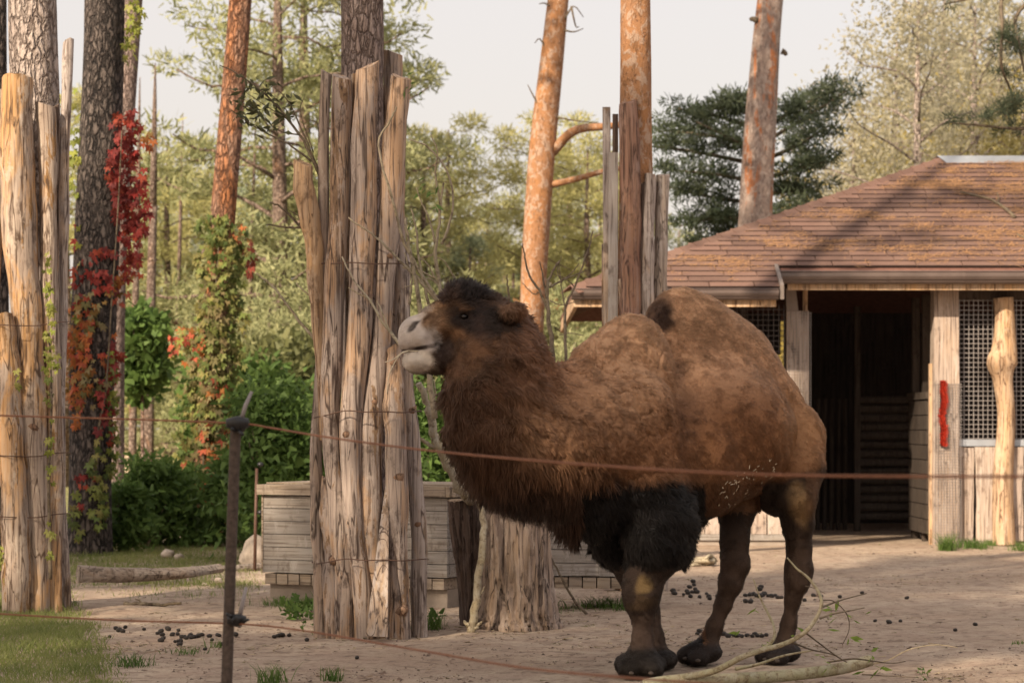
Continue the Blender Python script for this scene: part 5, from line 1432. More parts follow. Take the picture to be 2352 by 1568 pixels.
# dung pellets, each one a thing
def pellets():
    meshes = []
    for k in range(3):
        bm = bmesh.new(); bmesh.ops.create_icosphere(bm, subdivisions=2, radius=.5)
        rr = random.Random(k)
        for v in bm.verts:
            v.co = Vector((v.co.x * 1.25, v.co.y, v.co.z * .86)) * (1 + rr.uniform(-.07, .07))
        me = bpy.data.meshes.new('dung_pellet'); bm.to_mesh(me); bm.free(); me.materials.append(MATS['dung'])
        me.polygons.foreach_set('use_smooth', [True] * len(me.polygons)); meshes.append(me)
    sets = [
        ('dark dung pellet on the dirt near the fence rod', 'dung pellets by the fence rod', 11,
         [(266, 1443), (274, 1448), (282, 1450), (288, 1441), (252, 1463), (331, 1447), (386, 1449), (362, 1456), (370, 1453), (373, 1459), (396, 1459), (408, 1458), (410, 1451), (418, 1463), (425, 1462), (434, 1462), (440, 1464), (447, 1463), (456, 1462), (464, 1460), (370, 1470), (375, 1465), (402, 1471), (409, 1470), (415, 1470), (413, 1478), (481, 1462), (487, 1468), (503, 1461), (520, 1461), (541, 1460), (512, 1476), (471, 1489), (438, 1461), (428, 1465), (499, 1460)]),
        ('dark dung pellet near the weeds of the tied logs', 'dung pellets by the tied logs', 11, [(630, 1462), (640, 1459), (648, 1458), (705, 1471), (820, 1510), (664, 1457)]),
        ('dark dung pellet on the ground behind the camel front leg', 'dung pellets behind the front leg', 10,
         [(1546, 1358), (1549, 1365), (1580, 1364), (1592, 1338), (1594, 1344), (1584, 1350), (1597, 1353), (1578, 1357), (1590, 1361), (1586, 1371), (1607, 1371), (1623, 1363), (1628, 1370), (1630, 1375), (1648, 1369), (1570, 1366), (1600, 1361)]),
        ('dark dung pellet on the ground between the hind legs', 'dung pellets between the hind legs', 11,
         [(1744, 1352), (1748, 1348), (1712, 1365), (1722, 1364), (1730, 1363), (1738, 1366), (1752, 1365), (1764, 1366), (1772, 1367), (1780, 1364), (1786, 1370), (1794, 1370), (1712, 1382), (1724, 1383), (1835, 1378), (1848, 1377), (1868, 1366), (1756, 1360), (1745, 1368), (1602, 1458), (1606, 1448), (1662, 1456), (1680, 1460), (1692, 1462), (1704, 1463), (1716, 1460), (1728, 1462), (1740, 1461), (1750, 1462), (1760, 1460), (1834, 1464), (1820, 1458), (1672, 1464), (1698, 1459), (1734, 1457)]),
        ('lone dung pellet on the open dirt before the shed', 'dung pellets on the open dirt', 10, [(1980, 1364), (1929, 1371), (2083, 1376), (2194, 1448), (2068, 1424), (2010, 1425), (2042, 1430), (1622, 1292), (2240, 1436), (1885, 1368)]),
    ]
    rr = random.Random(12)
    for lab, grp, d, pts in sets:
        for (x, y) in pts:
            g = GP(x, y); s = d * rr.uniform(.8, 1.25) / F * g.y
            o = bpy.data.objects.new('dung_pellet', rr.choice(meshes)); COL.objects.link(o)
            o.location = (g.x, g.y, g.z + s * .36); o.scale = (s, s, s); o.rotation_euler = (rr.uniform(-.3, .3), rr.uniform(-.3, .3), rr.uniform(0, 6))
            tag(o, lab, 'dung', grp)
pellets()

# lying logs, stones, sticks
lg = root('lying_log', GP(330, 1328), 'old grey split log lying in the grass', 'log')
q = smooth_path([tuple(P(178, 1318, 22.2)), tuple(P(300, 1318, 22.4)), tuple(P(420, 1316, 22.7)), tuple(P(505, 1304, 23.2))], 24)
c = MB(); c.tube(list(q), np.linspace(.07, .045, 24), 12, True, .22, 6); hang(c.build('stem', MATS['driftwood'], None, True, 50), lg)
lg = root('lying_log', GP(560, 1312), 'thin grey log lying behind the split log by the rod post', 'log')
q = smooth_path([tuple(P(440, 1310, 24.6)), tuple(P(520, 1308, 24.8)), tuple(P(600, 1300, 25.0))], 16)
c = MB(); c.tube(list(q), np.linspace(.05, .04, 16), 10, True, .12, 7); hang(c.build('stem', MATS['driftwood'], None, True, 50), lg)
branch('lying_stick', 'bare brown stick lying on the dirt near the grass edge', [([(286, 1386), (330, 1386), (380, 1387), (418, 1384)], .018, .012), ([(330, 1386), (318, 1378), (310, 1374)], .008, .004)], 20.0, 'twig')
def stone(x, y, w, h, D, mat, label, seed):
    bm = bmesh.new(); bmesh.ops.create_icosphere(bm, subdivisions=3, radius=1)
    p = np.array([v.co for v in bm.verts]); n = 1 + .22 * vnoise(p + seed, 1.6, seed) + .1 * vnoise(p + seed, 4, seed + 1)
    s = F / D
    for v, k in zip(bm.verts, n):
        v.co = Vector((v.co.x * w / 2 / s * k, v.co.y * w / 2.4 / s * k, v.co.z * h / 2 / s * k))
    me = bpy.data.meshes.new('stone'); bm.to_mesh(me); bm.free(); me.materials.append(MATS[mat])
    o = bpy.data.objects.new('stone', me); COL.objects.link(o); c0 = P(x, y, D); c0.z = max(h / 2 / s * .78, c0.z) if False else h / 2 / s * .7; o.location = c0
    me.polygons.foreach_set('use_smooth', [True] * len(me.polygons))
    tag(o, label, 'stone')
stone(590, 1265, 74, 88, 25.4, 'stone_pale', 'big pale boulder beside the rod post and planter', 4)
stone(385, 1277, 30, 22, 27.5, 'stone_pale', 'pale stone in the grass behind the split log', 9)
stone(412, 1280, 24, 18, 27.0, 'stone_pale', 'smaller pale stone beside another in the grass', 14)
stone(500, 1336, 22, 14, 23.0, 'stone_pale', 'small pale stone in front of the lying log', 19)
stone(470, 1345, 12, 8, 22.6, 'stone_pale', 'tiny pale stone in the grass strip', 24)

# grey root clump lying behind the front leg
rt = root('root_clump', GP(1610, 1300), 'gnarled pale root lying on the ground behind the camel', 'root')
rr = random.Random(2)
for k in range(7):
    a = P(1640, 1288, 25.6 + rr.uniform(-.1, .1)); e = P(1545 + rr.uniform(0, 80), 1280 + rr.uniform(0, 30), 25.6 + rr.uniform(-.3, .2))
    e.z = max(e.z, .03); a.z = max(a.z, .06)
    q = smooth_path([tuple(a), tuple(a.lerp(e, .5) + Vector((0, 0, rr.uniform(-.01, .05)))), tuple(e)], 8)
    c = MB(); c.tube(list(q), np.linspace(.035, .015, 8), 7, True, .25, k); hang(c.build('root', MATS['stick_pale'], None, True), rt)

# ------------------------------------------------------------------ fallen branch in front
DB = 13.75
def gb(x, y, h=0.0):
    """photo point lying h metres above the ground"""
    D = (CH - h) * F / (y - HY); return (x, y, D)
def fallen():
    o = root('fallen_branch', GP(1780, 1560), 'freshly cut grey green branch with thin leafy shoots lying before the camel feet', 'branch')
    def st(pa, r0, r1, name='twig', mat='stick_green', m=None):
        m = m or max(10, 5 * len(pa))
        q = smooth_path([tuple(P(x, y, D)) for x, y, D in pa], m)
        c = MB(); c.tube(list(q), np.linspace(r0, r1, m), 10 if r0 > .02 else 6, True, .06, int(pa[0][0])); return hang(c.build(name, MATS[mat], None, True), o)
    main = [(1480, 1574, 13.75), (1560, 1562, 13.8), (1660, 1560, 13.82), (1760, 1554, 13.85), (1860, 1545, 13.9), (1940, 1532, 13.95), (2000, 1515, 14.0)]
    st(main, .040, .034, 'stem', m=40)
    st([(1560, 1556, 13.8), (1640, 1540, 13.7), (1700, 1510, 13.5), (1750, 1492, 13.4), (1800, 1478, 13.35), (1850, 1450, 13.3), (1882, 1405, 13.3), (1885, 1370, 13.3), (1860, 1330, 13.3), (1830, 1305, 13.3), (1808, 1280, 13.3)], .021, .004)
    st([(1745, 1494, 13.4), (1775, 1470, 13.4), (1778, 1440, 13.4), (1760, 1400, 13.4), (1745, 1370, 13.4), (1730, 1328, 13.4)], .012, .004)
    st([(1690, 1535, 13.8), (1740, 1525, 13.7), (1800, 1505, 13.6), (1870, 1492, 13.55)], .012, .005)
    st([(1882, 1420, 13.3), (1910, 1410, 13.3), (1950, 1402, 13.35), (1985, 1395, 13.4)], .007, .003, mat='twig')
    st([(1885, 1395, 13.3), (1910, 1385, 13.35), (1940, 1375, 13.4), (1990, 1362, 13.5)], .007, .003, mat='twig')
    st([(1850, 1452, 13.3), (1880, 1475, 13.4), (1920, 1505, 13.6), (1945, 1520, 13.8)], .006, .003, mat='twig')
    st([(1810, 1470, 13.35), (1860, 1490, 13.45), (1905, 1500, 13.6), (1930, 1510, 13.7)], .006, .003, mat='twig')
    st([(1882, 1378, 13.3), (1915, 1380, 13.35), (1945, 1410, 13.4), (1950, 1445, 13.5), (1935, 1480, 13.6)], .004, .002, mat='twig')
    st([(1850, 1345, 13.3), (1870, 1350, 13.3), (1895, 1362, 13.3)], .003, .0015, mat='twig')
    st([(2000, 1525, 14.0), (2040, 1515, 13.95), (2090, 1490, 13.9), (2150, 1480, 13.95), (2200, 1486, 14.0)], .004, .002, mat='straw')
    st([(1900, 1520, 13.9), (1960, 1512, 13.85), (2010, 1518, 13.9), (2050, 1522, 13.95), (2080, 1518, 13.95)], .006, .003, mat='twig')
    st([(1980, 1548, 13.8), (2050, 1552, 13.75), (2110, 1555, 13.7)], .004, .002, mat='twig')
    rr = random.Random(6)
    spots = [(1905, 1395, 3), (1915, 1405, 2), (1960, 1420, 3), (1950, 1465, 3), (1890, 1505, 2), (1905, 1525, 3), (2000, 1502, 3), (2020, 1535, 5), (1960, 1550, 2), (1820, 1460, 2), (1850, 1450, 2), (1735, 1400, 2), (1770, 1480, 2), (1700, 1450, 2), (1905, 1440, 2), (2110, 1530, 1), (2140, 1540, 1), (2000, 1400, 2), (1930, 1380, 2)]
    for x, y, n in spots:
        for _ in range(n):
            p = P(x + rr.uniform(-6, 6), y + rr.uniform(-6, 6), 13.5 if y < 1500 else 13.85); p.z = max(p.z, .01)
            v, f = twig_leaves([tuple(p)], 1, .065, None, rr, .0)
            c = MB(); c.add(v, f); hang(c.build('leaf', MATS['leaves_bright']), o)
fallen()
# ------------------------------------------------------------------ camel
CAM_A = R(45)
FWD = np.array([-math.cos(CAM_A), -math.sin(CAM_A), 0]); LEFT = np.array([math.sin(CAM_A), -math.cos(CAM_A), 0]); UPV = np.array([0, 0, 1.])
F0 = np.array([.627, 14.65, 0])
def U(u, w, z): return F0 + FWD * u + LEFT * w + UPV * z
def V(x, y, D): return np.array(P(x, y, D))

class SDF:
    def __init__(self, lo, hi, h):
        self.h = h; self.lo = np.array(lo, float)
        self.n = np.ceil((np.array(hi) - lo) / h).astype(int) + 1
        self.g = np.full(self.n, .5, np.float32)
    def _region(self, lo, hi, pad):
        a = np.clip(np.floor((lo - pad - self.lo) / self.h).astype(int), 0, self.n - 1)
        b = np.clip(np.ceil((hi + pad - self.lo) / self.h).astype(int) + 1, 1, self.n)
        sl = tuple(slice(i, j) for i, j in zip(a, b))
        ax = [(self.lo[i] + self.h * np.arange(a[i], b[i])).astype(np.float32) for i in range(3)]
        return sl, ax[0][:, None, None], ax[1][None, :, None], ax[2][None, None, :]
    def put(self, sl, d, k, sub=False):
        g = self.g[sl]
        if sub:
            h = np.clip(.5 - .5 * (d + g) / k, 0, 1); self.g[sl] = g * (1 - h) + (-d) * h + k * h * (1 - h)
        else:
            h = np.clip(.5 + .5 * (g - d) / k, 0, 1); self.g[sl] = g * (1 - h) + d * h - k * h * (1 - h)
    def cone(self, a, b, ra, rb, k=.06, sub=False):
        a = np.asarray(a, float); b = np.asarray(b, float); m = max(ra, rb)
        sl, X, Y, Z = self._region(np.minimum(a, b) - m, np.maximum(a, b) + m, k + .12)
        d = b - a; L2 = d @ d
        t = np.clip(((X - a[0]) * d[0] + (Y - a[1]) * d[1] + (Z - a[2]) * d[2]) / L2, 0, 1)
        q = np.sqrt((X - a[0] - t * d[0]) ** 2 + (Y - a[1] - t * d[1]) ** 2 + (Z - a[2] - t * d[2]) ** 2) - (ra + (rb - ra) * t)
        self.put(sl, q.astype(np.float32), k, sub)
    def chain(self, pts, k=.06):
        for (a, ra), (b, rb) in zip(pts[:-1], pts[1:]): self.cone(a, b, ra, rb, k)
    def ell(self, c, r, axes=None, k=.08, sub=False):
        c = np.asarray(c, float); r = np.asarray(r, float); m = r.max()
        A = np.array(axes) if axes is not None else np.array([FWD, LEFT, UPV])
        sl, X, Y, Z = self._region(c - m, c + m, k + .12)
        X = X - c[0]; Y = Y - c[1]; Z = Z - c[2]
        p = [(X * A[i][0] + Y * A[i][1] + Z * A[i][2]) for i in range(3)]
        k0 = np.sqrt(sum((p[i] / r[i]) ** 2 for i in range(3))); k1 = np.sqrt(sum((p[i] / r[i] ** 2) ** 2 for i in range(3))) + 1e-6
        self.put(sl, (k0 * (k0 - 1) / k1).astype(np.float32), k, sub)
    def mesh(self):
        g = self.g; n = self.n; s = g < 0
        cell = np.zeros(np.array(n) - 1, np.int8)
        for a in (0, 1):
            for b in (0, 1):
                for c in (0, 1): cell += s[a:n[0]-1+a, b:n[1]-1+b, c:n[2]-1+c]
        act = (cell > 0) & (cell < 8)
        idx = np.full(act.shape, -1, np.int64); ii = np.argwhere(act); idx[act] = np.arange(len(ii))
        acc = np.zeros((len(ii), 3)); cnt = np.zeros(len(ii))
        cor = [(a, b, c) for a in (0, 1) for b in (0, 1) for c in (0, 1)]
        for p in cor:
            for ax in range(3):
                if p[ax]: continue
                q = list(p); q[ax] = 1
                v0 = g[ii[:, 0] + p[0], ii[:, 1] + p[1], ii[:, 2] + p[2]].astype(float); v1 = g[ii[:, 0] + q[0], ii[:, 1] + q[1], ii[:, 2] + q[2]].astype(float)
                m = (v0 < 0) != (v1 < 0); t = v0[m] / (v0[m] - v1[m])
                e = np.tile(np.array(p, float), (m.sum(), 1)); e[:, ax] += t
                acc[m] += e; cnt[m] += 1
        v = self.lo + self.h * (ii + acc / cnt[:, None])
        F_ = []
        for ax in range(3):
            o1, o2 = [a for a in range(3) if a != ax]
            sa = [slice(None)] * 3; sb = [slice(None)] * 3; sa[ax] = slice(0, -1); sb[ax] = slice(1, None)
            cr = s[tuple(sa)] != s[tuple(sb)]
            e = np.argwhere(cr); e = e[(e[:, o1] > 0) & (e[:, o2] > 0) & (e[:, o1] < n[o1] - 1) & (e[:, o2] < n[o2] - 1)]
            ins = s[e[:, 0], e[:, 1], e[:, 2]]
            def I(d1, d2):
                k = e.copy(); k[:, o1] -= d1; k[:, o2] -= d2; return idx[k[:, 0], k[:, 1], k[:, 2]]
            q = np.stack([I(1, 1), I(0, 1), I(0, 0), I(1, 0)], 1)
            flip = ins if ax != 1 else ~ins
            q[~flip] = q[~flip][:, ::-1]
            F_.append(q)
        return v, np.concatenate(F_)

def camel_shape():
    s = SDF((-.85, 13.55, -.03), (2.15, 16.35, 2.5), .0098)
    # ---- trunk of the body
    s.ell(U(.02, -.02, 1.34), (.32, .35, .41), k=.12)             # shoulders
    s.ell(U(.20, -.02, 1.18), (.24, .30, .36), k=.10)           # brisket
    s.ell(U(-1.22, .0, 1.42), (.34, .34, .38), k=.12)          # rump
    s.ell(U(-1.26, .23, 1.32), (.24, .18, .40), k=.06)           # near haunch
    s.cone(U(-.2, 0, 1.5), U(-1.1, 0, 1.52), .30, .30, .10)
    s.ell(U(-.50, .05, 1.31), (.50, .47, .43), k=.045)           # barrel
    s.ell(U(-.80, .10, 1.45), (.54, .48, .43), k=.045)
    s.ell(U(.00, .26, 1.36), (.25, .17, .42), k=.05)           # near shoulder blade
    s.ell(U(-.04, .27, 1.12), (.21, .17, .26), k=.06)
    # ---- humps
    s.ell(U(-.14, -.01, 1.77), (.29, .26, .40), k=.05)
    s.ell(U(.07, -.03, 1.70), (.25, .25, .34), k=.07)
    s.ell(U(-.67, -.06, 1.84), (.33, .24, .515), k=.05)
    s.ell(U(-.84, -.03, 1.88), (.29, .26, .42), k=.10)
    s.ell(U(-.72, .12, 1.66), (.36, .24, .26), k=.12)
    s.ell(U(-1.04, .02, 1.80), (.36, .28, .37), k=.12)
    s.ell(U(-1.24, .05, 1.60), (.32, .30, .29), k=.12)
    for a_, b_, r_ in ((U(-.27, .50, 1.72), U(-.25, .52, 1.40), .045), (U(-.25, .52, 1.40), U(-.26, .50, 1.05), .05), (U(-.40, .22, 2.02), U(-.36, .34, 1.80), .05)):
        s.cone(a_, b_, r_, r_, .07, True)
    # ---- neck
    neck = [(V(1400, 965, 14.6), .355), (V(1330, 1000, 14.42), .36), (V(1262, 1016, 14.28), .35), (V(1197, 1012, 14.18), .335), (V(1152, 965, 14.13), .312), (V(1142, 895, 14.11), .295), (V(1142, 830, 14.1), .262), (V(1126, 765, 14.1), .19)]
    s.chain(neck, .07)
    s.cone(V(1240, 905, 14.26), V(1345, 890, 14.5), .15, .17, .1)
    s.cone(V(1165, 755, 14.1), V(1225, 870, 14.2), .12, .13, .08)
    # ---- head (faces along -x)
    hx = [np.array([-1., 0, 0]), np.array([0, -1., 0]), UPV]
    H = lambda x, y, w=0.0: V(x, y, 14.1 - w)
    s.ell(H(1108, 733), (.165, .125, .155), hx, .05)
    s.ell(H(1072, 700), (.12, .105, .10), hx, .05)
    s.ell(H(1062, 686), (.115, .09, .085), hx, .05)
    s.cone(H(1088, 752), H(1010, 745), .125, .095, .05)
    s.cone(H(1012, 743), H(958, 757), .098, .084, .04)
    s.ell(H(1020, 718), (.10, .07, .06), hx, .04)
    s.ell(H(950, 768), (.090, .095, .085), hx, .04)
    s.ell(H(972, 778), (.085, .100, .062), hx, .04)            # upper lip, cleft and full
    s.ell(H(938, 788), (.058, .080, .052), hx, .03)
    s.cone(H(1078, 806), H(1000, 822), .118, .078, .05)
    s.cone(H(1000, 822), H(955, 827), .080, .066, .03)
    s.ell(H(956, 832), (.078, .074, .058), hx, .03)
    s.ell(H(990, 802), (.06, .095, .06), hx, .03)
    s.ell(H(1090, 785, .04), (.12, .09, .12), hx, .05)
    s.ell(H(1062, 711, .085), (.06, .03, .022), hx, .03)       # brow
    s.ell(H(1060, 743, .085), (.055, .03, .02), hx, .03)
    s.ell(H(1066, 727, .125), (.034, .03, .022), hx, .012, True)   # eye socket
    s.cone(H(1000, 793, .115), H(955, 801, .10), .010, .012, .010, True); s.cone(H(955, 801, .10), H(916, 808, .06), .012, .013, .010, True)   # mouth line
    s.cone(H(918, 808, .09), H(908, 810, -.09), .010, .010, .012, True)
    s.cone(H(966, 738, .100), H(932, 756, .082), .012, .011, .010, True)   # nostril
    # ear
    ea = [np.array([.86, -.2, .3]), np.array([.2, .97, .0]), np.array([-.3, .06, .95])]; ea = [a / np.linalg.norm(a) for a in ea]
    s.ell(H(1174, 716, .190), (.078, .034, .050), ea, .012)
    s.cone(H(1148, 716, .12), H(1166, 718, .175), .040, .036, .012)
    s.ell(H(1168, 728, .222), (.05, .016, .020), ea, .012, True)
    s.cone(H(1140, 712, .09), H(1172, 718, .13), .04, .03, .03)
    s.cone(H(1140, 712, -.09), H(1172, 718, -.13), .04, .03, .03)
    # ---- near foreleg
    f = lambda x, y, dd=0.0: V(x, y, 14.5 + dd)
    s.chain([(f(1470, 1010, .12), .20), (f(1500, 1110, .08), .20), (f(1510, 1190, .02), .215), (f(1507, 1248, .0), .195), (f(1490, 1300), .112), (f(1475, 1335), .106), (f(1473, 1360), .104), (f(1472, 1388), .080), (f(1475, 1418), .054), (f(1475, 1462), .052), (f(1474, 1492), .075)], .05)
    s.ell(f(1470, 1522, -.03), (.16, .148, .068), [np.array([0, -1., 0]), np.array([1., 0, 0]), UPV], .05)
    s.ell(f(1445, 1534, -.13), (.085, .066, .05), [np.array([0, -1., 0]), np.array([1., 0, 0]), UPV], .03)
    s.ell(f(1496, 1534, -.13), (.085, .066, .05), [np.array([0, -1., 0]), np.array([1., 0, 0]), UPV], .03)
    # ---- far foreleg
    f = lambda x, y, dd=0.0: V(x, y, 14.86 + dd)
    s.chain([(f(1380, 1060), .20), (f(1385, 1150), .185), (f(1408, 1230), .14), (f(1455, 1310), .10), (f(1478, 1360), .092), (f(1490, 1410), .058), (f(1500, 1460), .052), (f(1504, 1495), .07)], .05)
    s.ell(f(1506, 1512, -.04), (.15, .13, .065), [np.array([0, -1., 0]), np.array([1., 0, 0]), UPV], .04)
    # ---- near hind leg
    f = lambda x, y, dd=0.0: V(x, y, 15.3 + dd)
    s.chain([(f(1822, 1000, .1), .20), (f(1830, 1075, .0), .165), (f(1826, 1140, -.05), .128), (f(1832, 1200, .0), .094), (f(1835, 1260, .02), .070), (f(1833, 1305, .02), .080), (f(1830, 1335), .070), (f(1820, 1375), .044), (f(1811, 1430), .040), (f(1803, 1470, -.02), .056)], .045)
    fo = [np.array([-.75, -.66, 0]), np.array([.66, -.75, 0]), UPV]
    s.ell(f(1792, 1496, -.05), (.13, .115, .068), fo, .045)
    s.ell(f(1758, 1505, -.10), (.07, .055, .05), fo, .03); s.ell(f(1786, 1511, -.18), (.075, .055, .05), fo, .03)
    s.cone(f(1850, 1290, .06), f(1856, 1322, .06), .03, .026, .03)
    # ---- far hind leg
    f = lambda x, y, dd=0.0: V(x, y, 15.2 + dd)
    s.chain([(f(1735, 1020, .45), .22), (f(1705, 1110, .3), .16), (f(1690, 1170, .16), .112), (f(1686, 1240, .08), .082), (f(1688, 1295, .03), .083), (f(1677, 1340), .066), (f(1660, 1388), .046), (f(1641, 1436, -.02), .043), (f(1628, 1472, -.04), .058)], .045)
    s.ell(f(1612, 1496, -.08), (.13, .115, .068), fo, .045)
    s.ell(f(1576, 1504, -.12), (.07, .055, .05), fo, .03); s.ell(f(1604, 1510, -.20), (.075, .055, .05), fo, .03)
    v, fc = s.mesh()
    return v, fc

def proj(v):
    return CX + F * v[:, 0] / v[:, 1], HY - F * (v[:, 2] - CH) / v[:, 1]

def sm(x, a, b):
    t = np.clip((x - a) / (b - a), 0, 1); return t * t * (3 - 2 * t)

def blob(px, py, x, y, rx, ry, soft=.5):
    d = np.sqrt(((px - x) / rx) ** 2 + ((py - y) / ry) ** 2); return 1 - sm(d, 1 - soft, 1 + soft)

def region_fields(v):
    """coat colour, hair length, hair direction weights at points v"""
    px, py = proj(v); n = len(v); z = v[:, 2]
    rel = v - F0; u = rel @ FWD; w = rel @ LEFT
    nz = vnoise(v, 7, 51) * .5 + vnoise(v, 17, 52) * .5; nl = vnoise(v, 2.6, 53)
    ppx = px + nz * 14; ppy = py + nz * 14
    col = np.tile(np.array([.175, .092, .050]), (n, 1)); ln = np.full(n, .030)
    def paint(m, c): col[:] = col * (1 - m[:, None]) + np.array(c) * m[:, None]
    def setl(m, l): ln[:] = ln * (1 - m) + l * m
    # tan crests and back, painted lighter still to stand in for top light
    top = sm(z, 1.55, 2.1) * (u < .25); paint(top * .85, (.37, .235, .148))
    paint(blob(ppx, ppy, 1640, 830, 130, 90, .6) * .7, (.30, .185, .118))
    paint(blob(ppx, ppy, 1430, 850, 110, 130, .6) * .6, (.31, .195, .122))
    paint(blob(ppx, ppy, 1850, 960, 60, 110, .6) * .8, (.30, .175, .095))
    paint(blob(ppx, ppy, 1700, 1000, 130, 130, .7) * .5, (.145, .068, .032))
    setl(blob(px, py, 1380, 940, 200, 210, .5), .024); setl((px > 1560) * (py < 1110) * (py > 780) * 1.0, .019)
    setl(sm(z, 1.6, 1.85) * (u < .3) * (px > 1300), .019)
    paint(blob(ppx - (ppy - 960) * .12, ppy, 1578, 970, 24, 120, .7) * .6, (.085, .044, .026)); paint(sm(-z, -1.25, -1.02) * (px > 1560) * (py < 1200) * .45, (.11, .055, .03))  # darker armpit wool plus painted crease shade; lower flank darkened as under top light
    # dark patch between the humps
    paint(blob(ppx + (ppy - 730) * .25, ppy, 1514, 735, 32, 52, .4) * (u < -.40), (.045, .027, .02))
    # shoulder curls, neck
    nk = sm(-px, -1330, -1180) * (v[:, 1] < 14.9) * (py > 640)
    paint(nk * .92, (.092, .050, .032)); setl(nk, .05)
    paint(blob(ppx, ppy, 1290, 990, 110, 90, .6) * .7, (.20, .118, .070))
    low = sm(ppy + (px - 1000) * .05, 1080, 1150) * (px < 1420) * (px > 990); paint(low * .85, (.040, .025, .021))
    throat = blob(ppx, ppy, 1040, 1000, 60, 150, .6) ; paint(throat * .6, (.07, .040, .028))
    under = sm(py + .18 * (1180 - np.minimum(px, 1180)) , 1020, 1120) * (px < 1400) * (px > 985) * (v[:, 1] < 14.95); setl(under, .12)
    front = blob(px, py, 1020, 960, 45, 140, .5); setl(front, .075)
    paint(blob(ppx, ppy, 1180, 850, 50, 110, .6) * .6, (.12, .064, .038))
    # belly underside, elbow shade tone
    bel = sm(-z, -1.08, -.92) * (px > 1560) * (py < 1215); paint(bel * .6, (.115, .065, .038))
    # legs
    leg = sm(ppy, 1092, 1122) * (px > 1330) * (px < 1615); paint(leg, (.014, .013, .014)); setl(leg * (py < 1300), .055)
    lower = sm(ppy, 1285, 1310) * (px < 1560); paint(lower, (.048, .035, .03)); setl(lower, .015)
    hl = sm(ppy + (px - 1800) * .25, 1085, 1110) * (px > 1745) + sm(ppy, 1120, 1160) * (px > 1620) * (px <= 1745) * (z < .95); hl = np.clip(hl, 0, 1)
    paint(hl, (.036, .025, .02)); setl(hl, .015)
    hl2 = hl * sm(py, 1180, 1330); paint(hl2 * .85, (.080, .054, .041))
    paint(blob(ppx + nz * 12, ppy + nz * 16 - (px - 1835) * .4, 1835, 1152, 28, 36, .6) * .95, (.24, .16, .085))
    paint(blob(ppx, ppy, 1860, 1130, 26, 60, .4) * .5 * (px > 1850), (.15, .085, .05))
    # knee callus and pale hair under it
    fr = (v[:, 1] < 14.5) & (px < 1540)
    paint(blob(ppx + nz * 8, ppy + nz * 10, 1474, 1343, 16, 24, .5) * fr * .9, (.21, .15, .075))
    paint(blob(ppx, ppy + nz * 14, 1474, 1388, 38, 12, .6) * fr * .4, (.15, .10, .055))
    can = sm(py, 1405, 1420) * (px < 1560) * (1 - sm(py, 1480, 1510)); paint(can * .9, (.095, .068, .056))
    paint(sm(py, 1478, 1500) * (px < 1560), (.026, .022, .02)); setl(sm(py, 1470, 1490) * (px < 1560), .022)
    foot = sm(py, 1470, 1488) * (px > 1545); paint(foot, (.032, .026, .025)); setl(foot, .016)
    # ---- head
    hd = (px < 1185) & (py < 872) & (v[:, 1] < 14.35)
    hm = hd * (1 - sm(px + (py - 760) * .3, 1120, 1180)); paint(hm, (.085, .050, .032)); setl(hm, .024)
    h = lambda x, y, rx, ry, c, k=1., s_=.4: paint(blob(ppx, ppy, x, y, rx, ry, s_) * hd * k, c)
    h(1010, 725, 52, 34, (.27, .165, .095)); h(985, 755, 40, 26, (.25, .155, .095)); h(1030, 700, 34, 20, (.26, .15, .08))
    h(1038, 772, 34, 14, (.20, .11, .06), .9); h(1105, 790, 34, 30, (.14, .075, .042), .8); h(1085, 822, 30, 20, (.13, .07, .04), .8)
    h(1064, 727, 44, 34, (.022, .015, .013)); h(1100, 735, 34, 44, (.030, .020, .018), .9); h(1062, 702, 22, 6, (.12, .062, .03), .8)
    h(1020, 810, 26, 40, (.050, .034, .03), .9); h(1040, 850, 30, 16, (.16, .085, .05), .5)
    h(1172, 714, 36, 20, (.13, .078, .052), .95); h(1136, 728, 18, 34, (.02, .014, .012), .85); h(1166, 730, 24, 9, (.018, .013, .011), .9); h(1160, 752, 40, 14, (.025, .017, .014), .8); h(1194, 712, 14, 12, (.20, .125, .085), .8)
    crown = blob(ppx, ppy, 1070, 665, 66, 34, .35) * hd; paint(crown, (.030, .021, .019)); setl(crown, .05)
    h(1030, 680, 24, 20, (.07, .042, .032), .8)
    mz = blob(px + nz * 6, py + nz * 6, 935, 775, 60, 70, .12) * hd * (1 - blob(ppx, ppy, 992, 740, 24, 24, .3)); paint(mz, (.52, .45, .40)); setl(mz, .006)
    mz2 = blob(px + nz * 6, py + nz * 6, 958, 830, 36, 30, .2) * hd; paint(mz2, (.60, .53, .46)); setl(mz2, .012)
    h(985, 778, 24, 26, (.50, .44, .40), .9, .3); t_ = (ppx - 948) * .87 - (ppy - 747) * .49; n_ = (ppx - 948) * .49 + (ppy - 747) * .87; paint((1 - sm(np.hypot(t_ / 22, n_ / 5.5), .6, 1.2)) * hd, (.035, .026, .023))
    ml = np.abs(py - (808 - (px - 918) * .185)); paint((1 - sm(ml, 3, 7)) * hd * (px < 1003), (.03, .021, .018)); h(930, 798, 22, 6, (.26, .20, .17), .5)
    h(968, 714, 24, 14, (.44, .35, .28), .8); h(935, 720, 20, 26, (.42, .36, .32), .7, .6); h(925, 790, 16, 14, (.36, .30, .27), .7, .6); h(968, 846, 30, 10, (.40, .33, .27), .7, .6); h(990, 776, 14, 22, (.33, .27, .24), .6, .6)
    fm = vnoise(v, 55, 57) * .5 + vnoise(v, 25, 58) * .5; col *= (1 + .22 * fm * hd)[:, None]
    body_ = (py < 1110) & (px > 1190); col *= np.where(body_, 1.35 + .35 * sm(z, 1.5, 1.95), 1.15)[:, None]  # body brightened further with height, top light put into the coat colour
